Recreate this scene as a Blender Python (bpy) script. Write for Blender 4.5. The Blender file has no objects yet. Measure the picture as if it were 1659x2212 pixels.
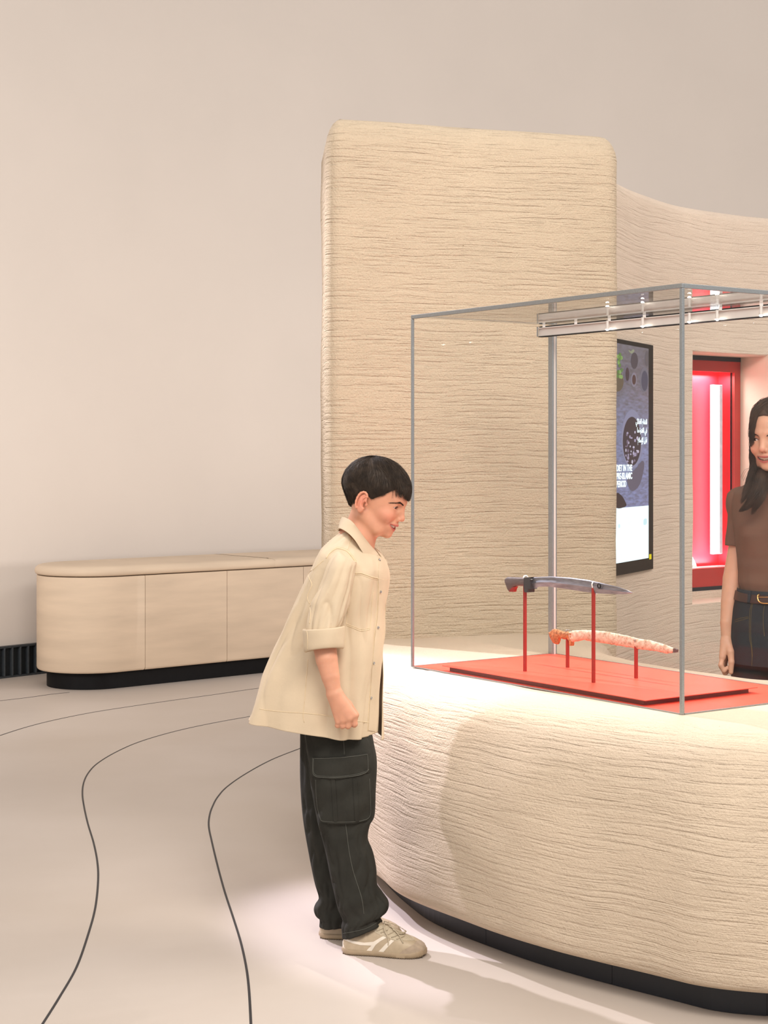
import bpy, bmesh, math, random
import numpy as np
from mathutils import Vector, Matrix, noise
from mathutils.bvhtree import BVHTree
from mathutils.geometry import delaunay_2d_cdt

random.seed(7); np.random.seed(7)
SC = bpy.context.scene
COL = SC.collection
PI = math.pi
# ------------------------------------------------------------------ camera
H, FPX, CX, CY = 1.4, 3560.0, 829.5, 985.0
cd = bpy.data.cameras.new('camera'); cam = bpy.data.objects.new('camera', cd); COL.objects.link(cam)
cam.location = (0, 0, H); cam.rotation_euler = (PI/2, 0, 0)
cd.sensor_fit = 'HORIZONTAL'; cd.sensor_width = 36.0; cd.lens = 36.0*FPX/1659
cd.shift_y = -(1106-CY)/1659; cd.clip_end = 100
SC.camera = cam
# ------------------------------------------------------------------ light
wd = bpy.data.worlds.new('world'); SC.world = wd; wd.use_nodes = True
bg = wd.node_tree.nodes['Background']; bg.inputs[0].default_value = (1.0, 0.965, 0.94, 1); bg.inputs[1].default_value = 0.63
SC.view_settings.view_transform = 'Standard'; SC.view_settings.look = 'None'
SC.view_settings.exposure = 0.24; SC.view_settings.gamma = 1.0; SC.view_settings.use_curve_mapping = False

def light(name, typ, loc, tgt, energy, col=(1, 1, 1), **kw):
    l = bpy.data.lights.new(name, typ); l.energy = energy; l.color = col
    for k, v in kw.items(): setattr(l, k, v)
    o = bpy.data.objects.new(name, l); COL.objects.link(o); o.location = loc
    o.rotation_euler = (Vector(tgt)-Vector(loc)).to_track_quat('-Z', 'Y').to_euler()
    return o
# gallery spot high behind on the left: lights the left end and the top of the display table
light('gallery_spot', 'SPOT', (-2.5, 7.9, 4.75), (0.42, 5.05, 0.7), 1150, (0.96, 0.92, 1.0),
      spot_size=math.radians(22.5), spot_blend=0.9, shadow_soft_size=0.05)
light('gallery_spot', 'SPOT', (-3.44, 7.4, 4.4), (0.0, 5.02, 0.35), 1500, (0.88, 0.82, 1.0),
      spot_size=math.radians(13), spot_blend=0.6, shadow_soft_size=0.05)
# broad soft area lights added out of view to brighten block, boy and walls
light('offscreen_softbox', 'AREA', (1.0, 1.2, 4.3), (0.9, 6.2, 0.5), 150, (1.0, 0.92, 0.83), shape='RECTANGLE', size=2.4, size_y=1.2)
light('offscreen_softbox', 'AREA', (-3.7, 6.6, 1.9), (-1.2, 12.0, 1.2), 22, (1.0, 0.96, 0.93), shape='RECTANGLE', size=0.9, size_y=0.6, spread=math.radians(120))  # stands low at the left, added to lift the lower back wall
light('offscreen_softbox', 'AREA', (-2.0, 0.6, 4.6), (-0.3, 4.7, 0.9), 62, (1.0, 0.94, 0.89), shape='RECTANGLE', size=2.0, size_y=1.5)

light('offscreen_softbox', 'AREA', (3.4, 4.6, 4.6), (1.7, 7.7, 1.4), 50, (1.0, 0.93, 0.86), shape='RECTANGLE', size=2.0, size_y=1.2)  # extra unseen fill, added for the right wall
light('hidden_wall_fill', 'AREA', (1.25, 8.9, 1.0), (-0.7, 12.1, 1.5), 27, (1.0, 0.95, 0.91), shape='RECTANGLE', size=1.0, size_y=0.5)  # added unseen behind the block to brighten the back wall beside it
# ------------------------------------------------------------------ helpers
def X(px, d): return (px-CX)/FPX*d
def Z(py, d): return H-(py-CY)/FPX*d
def W(px, py, d): return np.array([X(px, d), d, Z(py, d)])
def FL(px, py, z=0.0):
    d = (H-z)*FPX/(py-CY); return np.array([X(px, d), d, z])
def lin(c):
    c = c/255.0; return c/12.92 if c <= 0.04045 else ((c+0.055)/1.055)**2.4
def rgb(r, g, b): return (lin(r), lin(g), lin(b), 1)
WL = {}
def org(p): return WL.get(p.name, np.zeros(3)) if p is not None else np.zeros(3)
def tag(o, label=None, cat=None, group=None, kind=None):
    if label: o['label'] = label
    if cat: o['category'] = cat
    if group: o['group'] = group
    if kind: o['kind'] = kind
    return o
def empty(name, loc, label=None, cat=None, group=None, kind=None):
    o = bpy.data.objects.new(name, None); COL.objects.link(o); o.location = loc; o.empty_display_size = 0.1
    WL[o.name] = np.array(loc, float); return tag(o, label, cat, group, kind)
def mobj(name, V, F, mat, parent=None, smooth=True, mats=None, midx=None):
    V = np.asarray(V, float)-org(parent)
    me = bpy.data.meshes.new(name)
    if isinstance(F, np.ndarray) and F.ndim == 2:
        nv, nf, k = len(V), len(F), F.shape[1]
        me.vertices.add(nv); me.vertices.foreach_set('co', V.astype(np.float32).ravel())
        me.loops.add(nf*k); me.loops.foreach_set('vertex_index', F.astype(np.int32).ravel())
        me.polygons.add(nf); me.polygons.foreach_set('loop_start', np.arange(nf, dtype=np.int32)*k)
        me.update(calc_edges=True); me.validate()
    else:
        me.from_pydata([tuple(v) for v in V], [], [tuple(int(i) for i in f) for f in F]); me.validate()
    for m in (mats or [mat]): me.materials.append(m)
    if midx is not None: me.polygons.foreach_set('material_index', np.asarray(midx, np.int32))
    if smooth: me.polygons.foreach_set('use_smooth', np.ones(len(me.polygons), bool))
    me.update()
    o = bpy.data.objects.new(name, me); COL.objects.link(o)
    if parent is not None: o.parent = parent
    WL[o.name] = org(parent).copy()
    return o
def recalc(o):
    bm = bmesh.new(); bm.from_mesh(o.data); bmesh.ops.recalc_face_normals(bm, faces=bm.faces); bm.to_mesh(o.data); bm.free(); return o
def sharp(o, ang=40):
    me = o.data
    bm = bmesh.new(); bm.from_mesh(me)
    for e in bm.edges:
        if len(e.link_faces) == 2: e.smooth = e.calc_face_angle(0) < math.radians(ang)
    bm.to_mesh(me); bm.free(); return o
def loft(rings, closed=True, cap=True):
    R = np.asarray(rings, float); nr, n, _ = R.shape; V = R.reshape(-1, 3); F = []
    for i in range(nr-1):
        for j in range(n if closed else n-1):
            k = (j+1) % n; F.append((i*n+j, i*n+k, (i+1)*n+k, (i+1)*n+j))
    if cap and closed: F.append(tuple(range(n))[::-1]); F.append(tuple((nr-1)*n+j for j in range(n)))
    return V, F
def join(parts):
    Vs, Fs, off = [], [], 0
    for V, F in parts:
        Vs.append(np.asarray(V, float)); Fs += [tuple(i+off for i in f) for f in F]; off += len(V)
    return np.vstack(Vs), Fs
def tube(pts, r, n=8, cap=True, flat=1.0, up=None):
    P = np.asarray(pts, float); m = len(P); r = np.broadcast_to(r, (m,))
    T = np.gradient(P, axis=0); T /= np.linalg.norm(T, axis=1)[:, None]+1e-12
    a = np.array(up if up is not None else ([0, 0, 1.] if abs(T[0][2]) < .9 else [1., 0, 0])); rings = []
    for i in range(m):
        a = a-T[i]*a.dot(T[i]); a /= np.linalg.norm(a)+1e-12; b = np.cross(T[i], a)
        t = np.linspace(0, 2*PI, n, endpoint=False)
        rings.append(P[i]+r[i]*(np.cos(t)[:, None]*a*flat+np.sin(t)[:, None]*b))
    return loft(rings, True, cap)
def box(c, s, ax=None, bev=0.0, seg=2):
    """box with centre c, full size s, axes rows ax"""
    bm = bmesh.new(); bmesh.ops.create_cube(bm, size=1.0)
    for v in bm.verts: v.co = Vector((v.co.x*s[0], v.co.y*s[1], v.co.z*s[2]))
    if bev > 0: bmesh.ops.bevel(bm, geom=list(bm.edges), offset=bev, segments=seg, affect='EDGES', profile=0.5)
    bm.verts.ensure_lookup_table()
    V = np.array([v.co[:] for v in bm.verts]); F = [tuple(v.index for v in f.verts) for f in bm.faces]; bm.free()
    if ax is not None: V = V @ np.array(ax, float)
    return V+np.array(c, float), F
def cr(pts, n=8, closed=False):
    P = [np.array(p, float) for p in pts]; m = len(P); out = []
    for i in range(m if closed else m-1):
        if closed: a, b, c, d = P[(i-1) % m], P[i], P[(i+1) % m], P[(i+2) % m]
        else: a, b, c, d = P[max(i-1, 0)], P[i], P[i+1], P[min(i+2, m-1)]
        for t in np.arange(n)/n:
            out.append(0.5*((2*b)+(c-a)*t+(2*a-5*b+4*c-d)*t*t+(3*b-a-3*c+d)*t**3))
    if not closed: out.append(P[-1])
    return np.array(out)
def resample(P, n, closed=False):
    P = np.asarray(P, float); Q = np.vstack([P, P[:1]]) if closed else P
    s = np.r_[0, np.cumsum(np.linalg.norm(np.diff(Q, axis=0), axis=1))]
    t = np.linspace(0, s[-1], n, endpoint=not closed)
    return np.stack([np.interp(t, s, Q[:, k]) for k in range(Q.shape[1])], 1)
def normals2(P):
    T = np.roll(P, -1, 0)-np.roll(P, 1, 0); N = np.stack([T[:, 1], -T[:, 0]], 1); N /= np.linalg.norm(N, axis=1)[:, None]+1e-12
    A = 0.5*np.sum(P[:, 0]*np.roll(P[:, 1], -1)-np.roll(P[:, 0], -1)*P[:, 1])
    return N if A > 0 else -N
def prism(P, prof, wob=0.0, seed=0.0):
    """outline P (n,2); prof = [(z, outward offset), ...] bottom to top"""
    P = np.asarray(P, float); N = normals2(P); rings = []
    for z, o in prof:
        Q = P+N*o; R = np.c_[Q, np.full(len(Q), z)]
        if wob > 0:
            for i in range(len(R)):
                w = noise.noise(Vector((R[i][0]*2.3+seed, R[i][1]*2.3, z*3.1)))+0.5*noise.noise(Vector((R[i][0]*6+seed, R[i][1]*6, z*9)))
                R[i][:2] += N[i]*w*wob
                if z > 0.3 and o < -0.02: R[i][2] += w*wob*0.7
        rings.append(R)
    return loft(rings)
def rrect(w, h, r, n=8):
    out = []
    for cx, cy, a in ((w/2-r, h/2-r, 0), (-w/2+r, h/2-r, PI/2), (-w/2+r, -h/2+r, PI), (w/2-r, -h/2+r, 1.5*PI)):
        for k in range(n+1):
            t = a+PI/2*k/n; out.append((cx+r*math.cos(t), cy+r*math.sin(t)))
    return np.array(out)

# pixel rays on real meshes: lays seams, pockets and stripes onto the surface they belong to
def bvh(*objs):
    Vs, Fs, off = [], [], 0
    for o in objs:
        L = org(o.parent) if o.parent else np.zeros(3)
        Vs += [tuple(np.array(v.co)+L) for v in o.data.vertices]; Fs += [tuple(i+off for i in p.vertices) for p in o.data.polygons]; off = len(Vs)
    return BVHTree.FromPolygons(Vs, Fs)
def cast(b, px, py):
    d = Vector(((px-CX)/FPX, 1, -(py-CY)/FPX)).normalized(); o = Vector((0, 0, H))
    h, n, _, _ = b.ray_cast(o, d)
    if h is None:
        for e in (1.5, 3, 5, 8, 12):
            for a in range(8):
                q = Vector(((px+e*math.cos(a*PI/4)-CX)/FPX, 1, -(py+e*math.sin(a*PI/4)-CY)/FPX)).normalized()
                h, n, _, _ = b.ray_cast(o, q)
                if h is not None: break
            if h is not None: break
    if h is None: return None, None
    if n.dot(d) > 0: n = -n
    return np.array(h), np.array(n)
def on(b, pts, off=0.0, n=6, smooth=True):
    P = cr([np.array(p, float) for p in pts], n) if smooth else np.array(pts, float)
    out = []
    for p in P:
        h, nn = cast(b, p[0], p[1])
        if h is not None: out.append(h+nn*off)
    return np.array(out)
def seam(name, b, pts, r, mat, parent, n=6, off=0.0, k=5):
    P = on(b, pts, off, n); V, F = tube(P, r, k); return mobj(name, V, F, mat, parent)
def patch_geo(b, poly, th=0.002, step=6.0, lift=0.0, curved=True, n=5):
    P = cr(poly, n, True) if curved else resample(np.array(poly, float), max(12, int(len(poly)*6)), True)
    if curved: P = resample(P, max(16, int(np.sum(np.linalg.norm(np.diff(P, axis=0), axis=1))/step*1.6)), True)
    lo, hi = P.min(0), P.max(0); pts = [Vector(p) for p in P]; nb = len(P)
    g = step
    for yy in np.arange(lo[1]+g/2, hi[1], g):
        for xx in np.arange(lo[0]+g/2, hi[0], g):
            ins = False; j = nb-1; ok = np.min(np.hypot(P[:, 0]-xx, P[:, 1]-yy)) > g*0.45
            if not ok: continue
            for i in range(nb):
                if (P[i][1] > yy) != (P[j][1] > yy) and xx < (P[j][0]-P[i][0])*(yy-P[i][1])/(P[j][1]-P[i][1])+P[i][0]: ins = not ins
                j = i
            if ins: pts.append(Vector((xx, yy)))
    vs, es, fs, ov, _, _ = delaunay_2d_cdt(pts, [(i, (i+1) % nb) for i in range(nb)], [list(range(nb))], 1, 1e-5)
    top, bot = [], []; prev = None
    for v in vs:
        h, nn = cast(b, v[0], v[1])
        if h is None: h, nn = prev
        prev = (h, nn); top.append(h+nn*(lift+th)); bot.append(h+nn*(lift-0.001))
    m = len(vs); F = [tuple(f) for f in fs]; cnt = {}
    for f in F:
        for a, c in zip(f, f[1:]+f[:1]): cnt[(a, c)] = 1
    F2 = list(F)
    for (a, c) in list(cnt):
        if (c, a) not in cnt: F2.append((c, a, a+m, c+m))
    return np.array(top+bot), F2
def patch(name, b, poly, mat, parent, **kw):
    V, F = patch_geo(b, poly, **kw); o = mobj(name, V, F, mat, parent); recalc(o); return sharp(o, 50)

# ------------------------------------------------------------------ materials
def nt(name):
    m = bpy.data.materials.new(name); m.use_nodes = True; t = m.node_tree; return m, t, t.nodes['Principled BSDF']
def N(t, typ, **kw):
    n = t.nodes.new(typ)
    for k, v in kw.items():
        if k in n.inputs: n.inputs[k].default_value = v
        else: setattr(n, k, v)
    return n
def ramp(t, fac, stops):
    r = t.nodes.new('ShaderNodeValToRGB'); t.links.new(fac, r.inputs[0]); e = r.color_ramp.elements
    e[0].position, e[0].color = stops[0]; e[1].position, e[1].color = stops[-1]
    for p, c in stops[1:-1]: q = e.new(p); q.color = c
    return r
def mapping(t, scale, coord='Object', rot=(0, 0, 0)):
    tc = t.nodes.new('ShaderNodeTexCoord'); mp = t.nodes.new('ShaderNodeMapping'); mp.inputs['Scale'].default_value = scale; mp.inputs['Rotation'].default_value = rot
    t.links.new(tc.outputs[coord], mp.inputs[0]); return mp
def simple(name, col, rough=0.5, metal=0.0, nscale=40, nvar=0.06, bump=0.0, bscale=200, spec=0.5, sub=0.0, scale=(1, 1, 1)):
    m, t, b = nt(name); b.inputs['Roughness'].default_value = rough; b.inputs['Metallic'].default_value = metal
    b.inputs['Specular IOR Level'].default_value = spec
    mp = mapping(t, scale); nz = N(t, 'ShaderNodeTexNoise', Scale=nscale, Detail=4.0); t.links.new(mp.outputs[0], nz.inputs['Vector'])
    c0 = tuple(max(0, x*(1-nvar*2)) for x in col[:3])+(1,); c1 = tuple(min(1, x*(1+nvar*2)) for x in col[:3])+(1,)
    r = ramp(t, nz.outputs['Fac'], [(0.3, c0), (0.7, c1)]); t.links.new(r.outputs[0], b.inputs['Base Color'])
    if sub:
        b.inputs['Subsurface Weight'].default_value = sub; b.inputs['Subsurface Radius'].default_value = (0.9, 0.35, 0.2); b.inputs['Subsurface Scale'].default_value = 0.006
    if bump:
        n2 = N(t, 'ShaderNodeTexNoise', Scale=bscale, Detail=3.0); t.links.new(mp.outputs[0], n2.inputs['Vector'])
        bp = N(t, 'ShaderNodeBump', Strength=0.6, Distance=bump); t.links.new(n2.outputs['Fac'], bp.inputs['Height']); t.links.new(bp.outputs[0], b.inputs['Normal'])
    return m
def plaster(name, col, dist=0.006, amp=1.0, zf=62.0, xf=2.4, warp=0.05):
    """combed clay plaster: wavering horizontal grooves and grit"""
    m, t, b = nt(name); b.inputs['Roughness'].default_value = 0.93; b.inputs['Specular IOR Level'].default_value = 0.15
    L = t.links.new; tc = N(t, 'ShaderNodeTexCoord')
    w = N(t, 'ShaderNodeTexNoise', Scale=2.6, Detail=2.0); L(tc.outputs['Object'], w.inputs['Vector'])
    sx = N(t, 'ShaderNodeSeparateXYZ'); L(tc.outputs['Object'], sx.inputs[0])
    ws = N(t, 'ShaderNodeMath', operation='MULTIPLY_ADD'); L(w.outputs['Fac'], ws.inputs[0]); ws.inputs[1].default_value = warp; L(sx.outputs[2], ws.inputs[2])
    def lines(z, x, det):
        a = N(t, 'ShaderNodeMath', operation='MULTIPLY'); L(ws.outputs[0], a.inputs[0]); a.inputs[1].default_value = z
        c = N(t, 'ShaderNodeMath', operation='MULTIPLY'); L(sx.outputs[0], c.inputs[0]); c.inputs[1].default_value = x
        d = N(t, 'ShaderNodeMath', operation='MULTIPLY'); L(sx.outputs[1], d.inputs[0]); d.inputs[1].default_value = x
        cb = N(t, 'ShaderNodeCombineXYZ'); L(c.outputs[0], cb.inputs[0]); L(d.outputs[0], cb.inputs[1]); L(a.outputs[0], cb.inputs[2])
        n = N(t, 'ShaderNodeTexNoise', Scale=1.0, Detail=det, Roughness=0.55); L(cb.outputs[0], n.inputs['Vector']); return n
    n1 = lines(zf, xf, 2.0); n2 = lines(zf*2.6, xf*3, 3.0)
    g = N(t, 'ShaderNodeTexNoise', Scale=135.0, Detail=4.0, Roughness=0.7); L(tc.outputs['Object'], g.inputs['Vector'])
    # ridged version of the first set: crisp comb lines
    r1 = N(t, 'ShaderNodeMapRange'); L(n1.outputs['Fac'], r1.inputs[0]); r1.inputs[1].default_value = 0.33; r1.inputs[2].default_value = 0.52
    m1 = N(t, 'ShaderNodeMath', operation='MULTIPLY_ADD'); L(n2.outputs['Fac'], m1.inputs[0]); m1.inputs[1].default_value = 0.85; r1b = N(t, 'ShaderNodeMath', operation='MULTIPLY'); L(r1.outputs[0], r1b.inputs[0]); r1b.inputs[1].default_value = 0.95; L(r1b.outputs[0], m1.inputs[2])
    m2 = N(t, 'ShaderNodeMath', operation='MULTIPLY_ADD'); L(g.outputs['Fac'], m2.inputs[0]); m2.inputs[1].default_value = 1.9; L(m1.outputs[0], m2.inputs[2])
    bp = N(t, 'ShaderNodeBump', Strength=amp, Distance=dist); L(m2.outputs[0], bp.inputs['Height']); L(bp.outputs[0], b.inputs['Normal'])
    big = N(t, 'ShaderNodeTexNoise', Scale=1.7, Detail=3.0); L(tc.outputs['Object'], big.inputs['Vector'])
    c0 = tuple(x*0.93 for x in col[:3])+(1,); c1 = tuple(min(1, x*1.05) for x in col[:3])+(1,)
    rr = ramp(t, big.outputs['Fac'], [(0.3, c0), (0.7, c1)])
    sp = N(t, 'ShaderNodeTexNoise', Scale=120.0, Detail=2.0); L(tc.outputs['Object'], sp.inputs['Vector'])
    sr = ramp(t, sp.outputs['Fac'], [(0.215, (0.45, 0.36, 0.27, 1)), (0.25, (1, 1, 1, 1))])
    mx = N(t, 'ShaderNodeMix', data_type='RGBA', blend_type='MULTIPLY'); mx.inputs[0].default_value = 1.0
    L(rr.outputs[0], mx.inputs[6]); L(sr.outputs[0], mx.inputs[7]); L(mx.outputs[2], b.inputs['Base Color'])
    return m
def glassmat(name, tint=(0.997, 0.999, 0.998, 1), f0=0.007):
    m = bpy.data.materials.new(name); m.use_nodes = True; t = m.node_tree; L = t.links.new
    t.nodes.remove(t.nodes['Principled BSDF']); out = t.nodes['Material Output']
    ge = N(t, 'ShaderNodeNewGeometry'); d = N(t, 'ShaderNodeVectorMath', operation='DOT_PRODUCT'); L(ge.outputs['Normal'], d.inputs[0]); L(ge.outputs['Incoming'], d.inputs[1])
    a = N(t, 'ShaderNodeMath', operation='ABSOLUTE'); L(d.outputs['Value'], a.inputs[0])
    s = N(t, 'ShaderNodeMath', operation='SUBTRACT'); s.inputs[0].default_value = 1; L(a.outputs[0], s.inputs[1])
    p = N(t, 'ShaderNodeMath', operation='POWER'); L(s.outputs[0], p.inputs[0]); p.inputs[1].default_value = 5
    q = N(t, 'ShaderNodeMath', operation='MULTIPLY_ADD'); L(p.outputs[0], q.inputs[0]); q.inputs[1].default_value = 1-f0; q.inputs[2].default_value = f0
    tr = N(t, 'ShaderNodeBsdfTransparent'); tr.inputs[0].default_value = tint
    gl = N(t, 'ShaderNodeBsdfGlossy', Roughness=0.0)
    mx = N(t, 'ShaderNodeMixShader'); L(q.outputs[0], mx.inputs[0]); L(tr.outputs[0], mx.inputs[1]); L(gl.outputs[0], mx.inputs[2]); L(mx.outputs[0], out.inputs[0])
    return m
def emit(name, col, s):
    m = bpy.data.materials.new(name); m.use_nodes = True; t = m.node_tree; b = t.nodes['Principled BSDF']
    b.inputs['Base Color'].default_value = (0.02, 0.02, 0.02, 1); b.inputs['Emission Color'].default_value = col; b.inputs['Emission Strength'].default_value = s
    b.inputs['Roughness'].default_value = 0.6; b.inputs['Specular IOR Level'].default_value = 0.1
    return m

M = {}
M['plaster'] = plaster('combed_plaster', (0.74, 0.60, 0.44, 1), 0.0048, zf=88, xf=4.5, warp=0.025)
M['plaster_table'] = plaster('combed_plaster_table', (0.72, 0.59, 0.45, 1), 0.0032, zf=105, xf=4.5, warp=0.035)
M['plaster_pink'] = plaster('combed_plaster_pink', (0.73, 0.60, 0.49, 1), 0.0026, zf=80, xf=2.6, warp=0.035)
M['wall'] = simple('smooth_wall_plaster', rgb(224, 214, 205), 0.9, nscale=1.5, nvar=0.008, bump=0.0006, bscale=60, spec=0.2)
M['stone'] = simple('pale_limestone', rgb(208, 188, 165), 0.6, nscale=3.0, nvar=0.04, bump=0.0004, bscale=60, spec=0.3, scale=(0.7, 0.7, 5))
M['black'] = simple('black_lacquer', (0.006, 0.006, 0.007, 1), 0.5, nscale=20, spec=.15)
M['bluebase'] = simple('black_metal_plinth', (0.010, 0.012, 0.018, 1), 0.45, nscale=10)
M['steel'] = simple('brushed_steel', (0.36, 0.38, 0.39, 1), 0.35, 0.8, nscale=300, nvar=0.05)
M['steel_l'] = simple('pale_anodised', (0.60, 0.57, 0.54, 1), 0.5, 0.1, nscale=60, nvar=.01)
M['glass'] = glassmat('museum_glass')
M['red'] = simple('red_lacquer', (0.82, 0.095, 0.055, 1), 0.42, nscale=12, nvar=0.03)
M['red_shade'] = simple('shaded_red_edge', (0.16, 0.022, 0.022, 1), 0.5, nscale=12, nvar=0.03)  # lacquer red darkened: shade of the board's undercut put into the colour
M['red_f'] = simple('matt_red_frame', (0.42, 0.035, 0.028, 1), 0.5, nscale=12, nvar=0.03)
M['red_i'] = simple('red_niche_lining', (0.86, 0.025, 0.045, 1), 0.45, nscale=12, nvar=0.02)
M['rod'] = simple('red_rod', (0.30, 0.016, 0.013, 1), 0.4, nscale=30, nvar=0.03)
M['white'] = simple('white_card', (0.85, 0.83, 0.82, 1), 0.6, nscale=30, nvar=0.01)
M['clip'] = simple('clear_sleeve_clip', (0.75, 0.74, 0.72, 1), 0.15, nscale=50)
# ================================================================== setting
mf, tf, bf = nt('polished_floor')
bf.inputs['Roughness'].default_value = 0.42; bf.inputs['Specular IOR Level'].default_value = 0.28
_mp = mapping(tf, (1, 1, 1)); _n = N(tf, 'ShaderNodeTexNoise', Scale=0.9, Detail=5.0); tf.links.new(_mp.outputs[0], _n.inputs['Vector'])
_r = ramp(tf, _n.outputs['Fac'], [(0.3, rgb(188, 176, 165)), (0.7, rgb(200, 189, 180))]); tf.links.new(_r.outputs[0], bf.inputs['Base Color'])
_n2 = N(tf, 'ShaderNodeTexNoise', Scale=500.0, Detail=2.0); tf.links.new(_mp.outputs[0], _n2.inputs['Vector'])
_b = N(tf, 'ShaderNodeBump', Strength=0.25, Distance=0.0004); tf.links.new(_n2.outputs['Fac'], _b.inputs['Height']); tf.links.new(_b.outputs[0], bf.inputs['Normal'])
V, F = box((1.5, 6.0, -0.05), (22, 26, 0.1))
floor = mobj('floor', V, F, mf, smooth=False); tag(floor, kind='structure')
M['inlay'] = simple('dark_floor_inlay', (0.012, 0.012, 0.016, 1), 0.5)
lines = [
 [(70, 2245), (92, 2212), (128, 2155), (165, 2090), (190, 2020), (206, 1960), (212, 1900), (210, 1860), (202, 1820), (190, 1780), (182, 1745), (178, 1715), (181, 1690), (192, 1668), (212, 1648), (250, 1625), (300, 1603), (370, 1582), (450, 1564), (545, 1547), (650, 1531)],
 [(543, 2250), (542, 2212), (538, 2140), (532, 2090), (520, 2035), (503, 1980), (485, 1925), (470, 1870), (458, 1820), (451, 1785), (453, 1760), (460, 1740), (470, 1722), (490, 1700), (530, 1672), (585, 1642), (645, 1618), (700, 1598)],
 [(-40, 1604), (0, 1589), (60, 1570), (120, 1555), (200, 1539), (290, 1525), (380, 1512), (460, 1501), (550, 1488), (640, 1478)],
 [(-40, 1519), (0, 1514), (60, 1507), (110, 1500), (150, 1496)]]
for L_ in lines:
    P = cr([FL(a, b) for a, b in L_], 8); T = np.gradient(P, axis=0); Nn = np.stack([T[:, 1], -T[:, 0], T[:, 2]], 1); Nn /= np.linalg.norm(Nn, axis=1)[:, None]
    R = [[p+n*0.0035+[0, 0, .0002], p+n*0.003+[0, 0, .0012], p-n*0.003+[0, 0, .0012], p-n*0.0035+[0, 0, .0002]] for p, n in zip(P, Nn)]
    V, F = loft(R, closed=False); mobj('inlay_line', V, F, M['inlay'], floor, smooth=False)

# big smooth curved wall behind
wp = cr([(-7.2, 3.5), (-5.6, 6.3), (-4.3, 8.15), (-2.42, 10.4), (-0.8, 12.0), (1.5, 13.2), (4.5, 13.6), (8.5, 12.6), (11.2, 9.6), (12, 5.5)], 12)
T = np.gradient(wp, axis=0); wn = np.stack([-T[:, 1], T[:, 0]], 1); wn /= np.linalg.norm(wn, axis=1)[:, None]
rings = [[np.r_[p, z] for z in np.linspace(0, 7.2, 10)]+[np.r_[p+n*0.25, z] for z in np.linspace(7.2, 0, 10)] for p, n in zip(wp, wn)]
V, F = loft(rings, True); wb = mobj('wall_back', V, F, M['wall']); recalc(wb); sharp(wb); tag(wb, kind='structure')
# dark finned air slot at the foot of the wall, left of the counter
P2 = resample(wp, 400); L0 = [p for p in P2 if 9.2 < p[1] < 11.6]
gb = empty('baseboard_left', (L0[0][0], L0[0][1], 0), kind='structure')
M['slot'] = simple('dark_slot', (0.010, 0.013, 0.016, 1), 0.6); M['fin'] = simple('grey_fin', (0.036, 0.042, 0.048, 1), 0.5)
P3 = resample(np.array(L0), 30); T3 = np.gradient(P3, axis=0); n3 = np.stack([T3[:, 1], -T3[:, 0]], 1); n3 /= np.linalg.norm(n3, axis=1)[:, None]
if n3[0].dot(-P3[0]) < 0: n3 = -n3
V, F = loft([[np.r_[p-n*.01, .001], np.r_[p+n*0.012, .001], np.r_[p+n*0.012, .20], np.r_[p-n*.01, .20]] for p, n in zip(P3, n3)]); mobj('backing', V, F, M['slot'], gb, smooth=False)
for z0, z1 in ((0.001, 0.012), (0.188, 0.20)):
    V, F = loft([[np.r_[p+n*.012, z0], np.r_[p+n*0.04, z0], np.r_[p+n*0.04, z1], np.r_[p+n*.012, z1]] for p, n in zip(P3, n3)]); mobj('rail', V, F, M['fin'], gb, smooth=False)
ln = np.sum(np.linalg.norm(np.diff(P3, axis=0), axis=1)); k = int(ln/0.06); P4 = resample(P3, k); fin = None
for i in range(1, k-1):
    t = P4[i+1]-P4[i-1]; a = math.atan2(t[1], t[0])
    if fin is None:
        V, F = box((0, 0, 0), (0.012, 0.03, 0.176), bev=0.002, seg=1); me = bpy.data.meshes.new('fin'); me.from_pydata([tuple(v) for v in V], [], F); me.materials.append(M['fin']); fin = me
    o = bpy.data.objects.new('fin', fin); COL.objects.link(o); o.parent = gb
    n = np.array([t[1], -t[0]])/np.linalg.norm(t); n = n if n.dot(-P4[i]) > 0 else -n
    c = P4[i]+n*0.027; o.location = Vector((c[0], c[1], 0.1))-gb.location; o.rotation_euler = (0, 0, a)

# ---------------- tall combed block
u_ = np.array([1.146, 0.35]); u_ /= np.linalg.norm(u_); v_ = np.array([-u_[1], u_[0]])
c_ = np.array([0.32, 6.5])
def rpoly(pts, r, n=10):
    out = []; m = len(pts); pts = [np.array(p, float) for p in pts]
    for i in range(m):
        a, b, c = pts[i-1], pts[i], pts[(i+1) % m]; d0 = (a-b)/np.linalg.norm(a-b); d1 = (c-b)/np.linalg.norm(c-b)
        for t in np.linspace(0, 1, n): out.append(b+d0*r*(1-t)**2+d1*r*t**2)
    return np.array(out)
P = resample(rpoly([(-0.212, 6.07), (0.925, 6.42), (0.84, 6.95), (-0.256, 6.62)], 0.085), 320, True)
prof = [(0, 0)]+[(z, 0) for z in np.linspace(0.1, 2.56, 34)]+[(2.59, -0.006), (2.615, -0.016), (2.634, -0.028), (2.646, -0.042), (2.651, -0.055)]
V, F = prism(P, prof, 0.005, 3.3)
V[:, 2] += np.where(V[:, 2] > 2.4, (0.65-((V[:, :2]-c_) @ u_+0.58))*0.004, 0)
blk = mobj('plaster_block', V, F, M['plaster']); recalc(blk)
tag(blk, 'tall rounded block of combed beige plaster rising behind the glass case', 'display wall')

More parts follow.
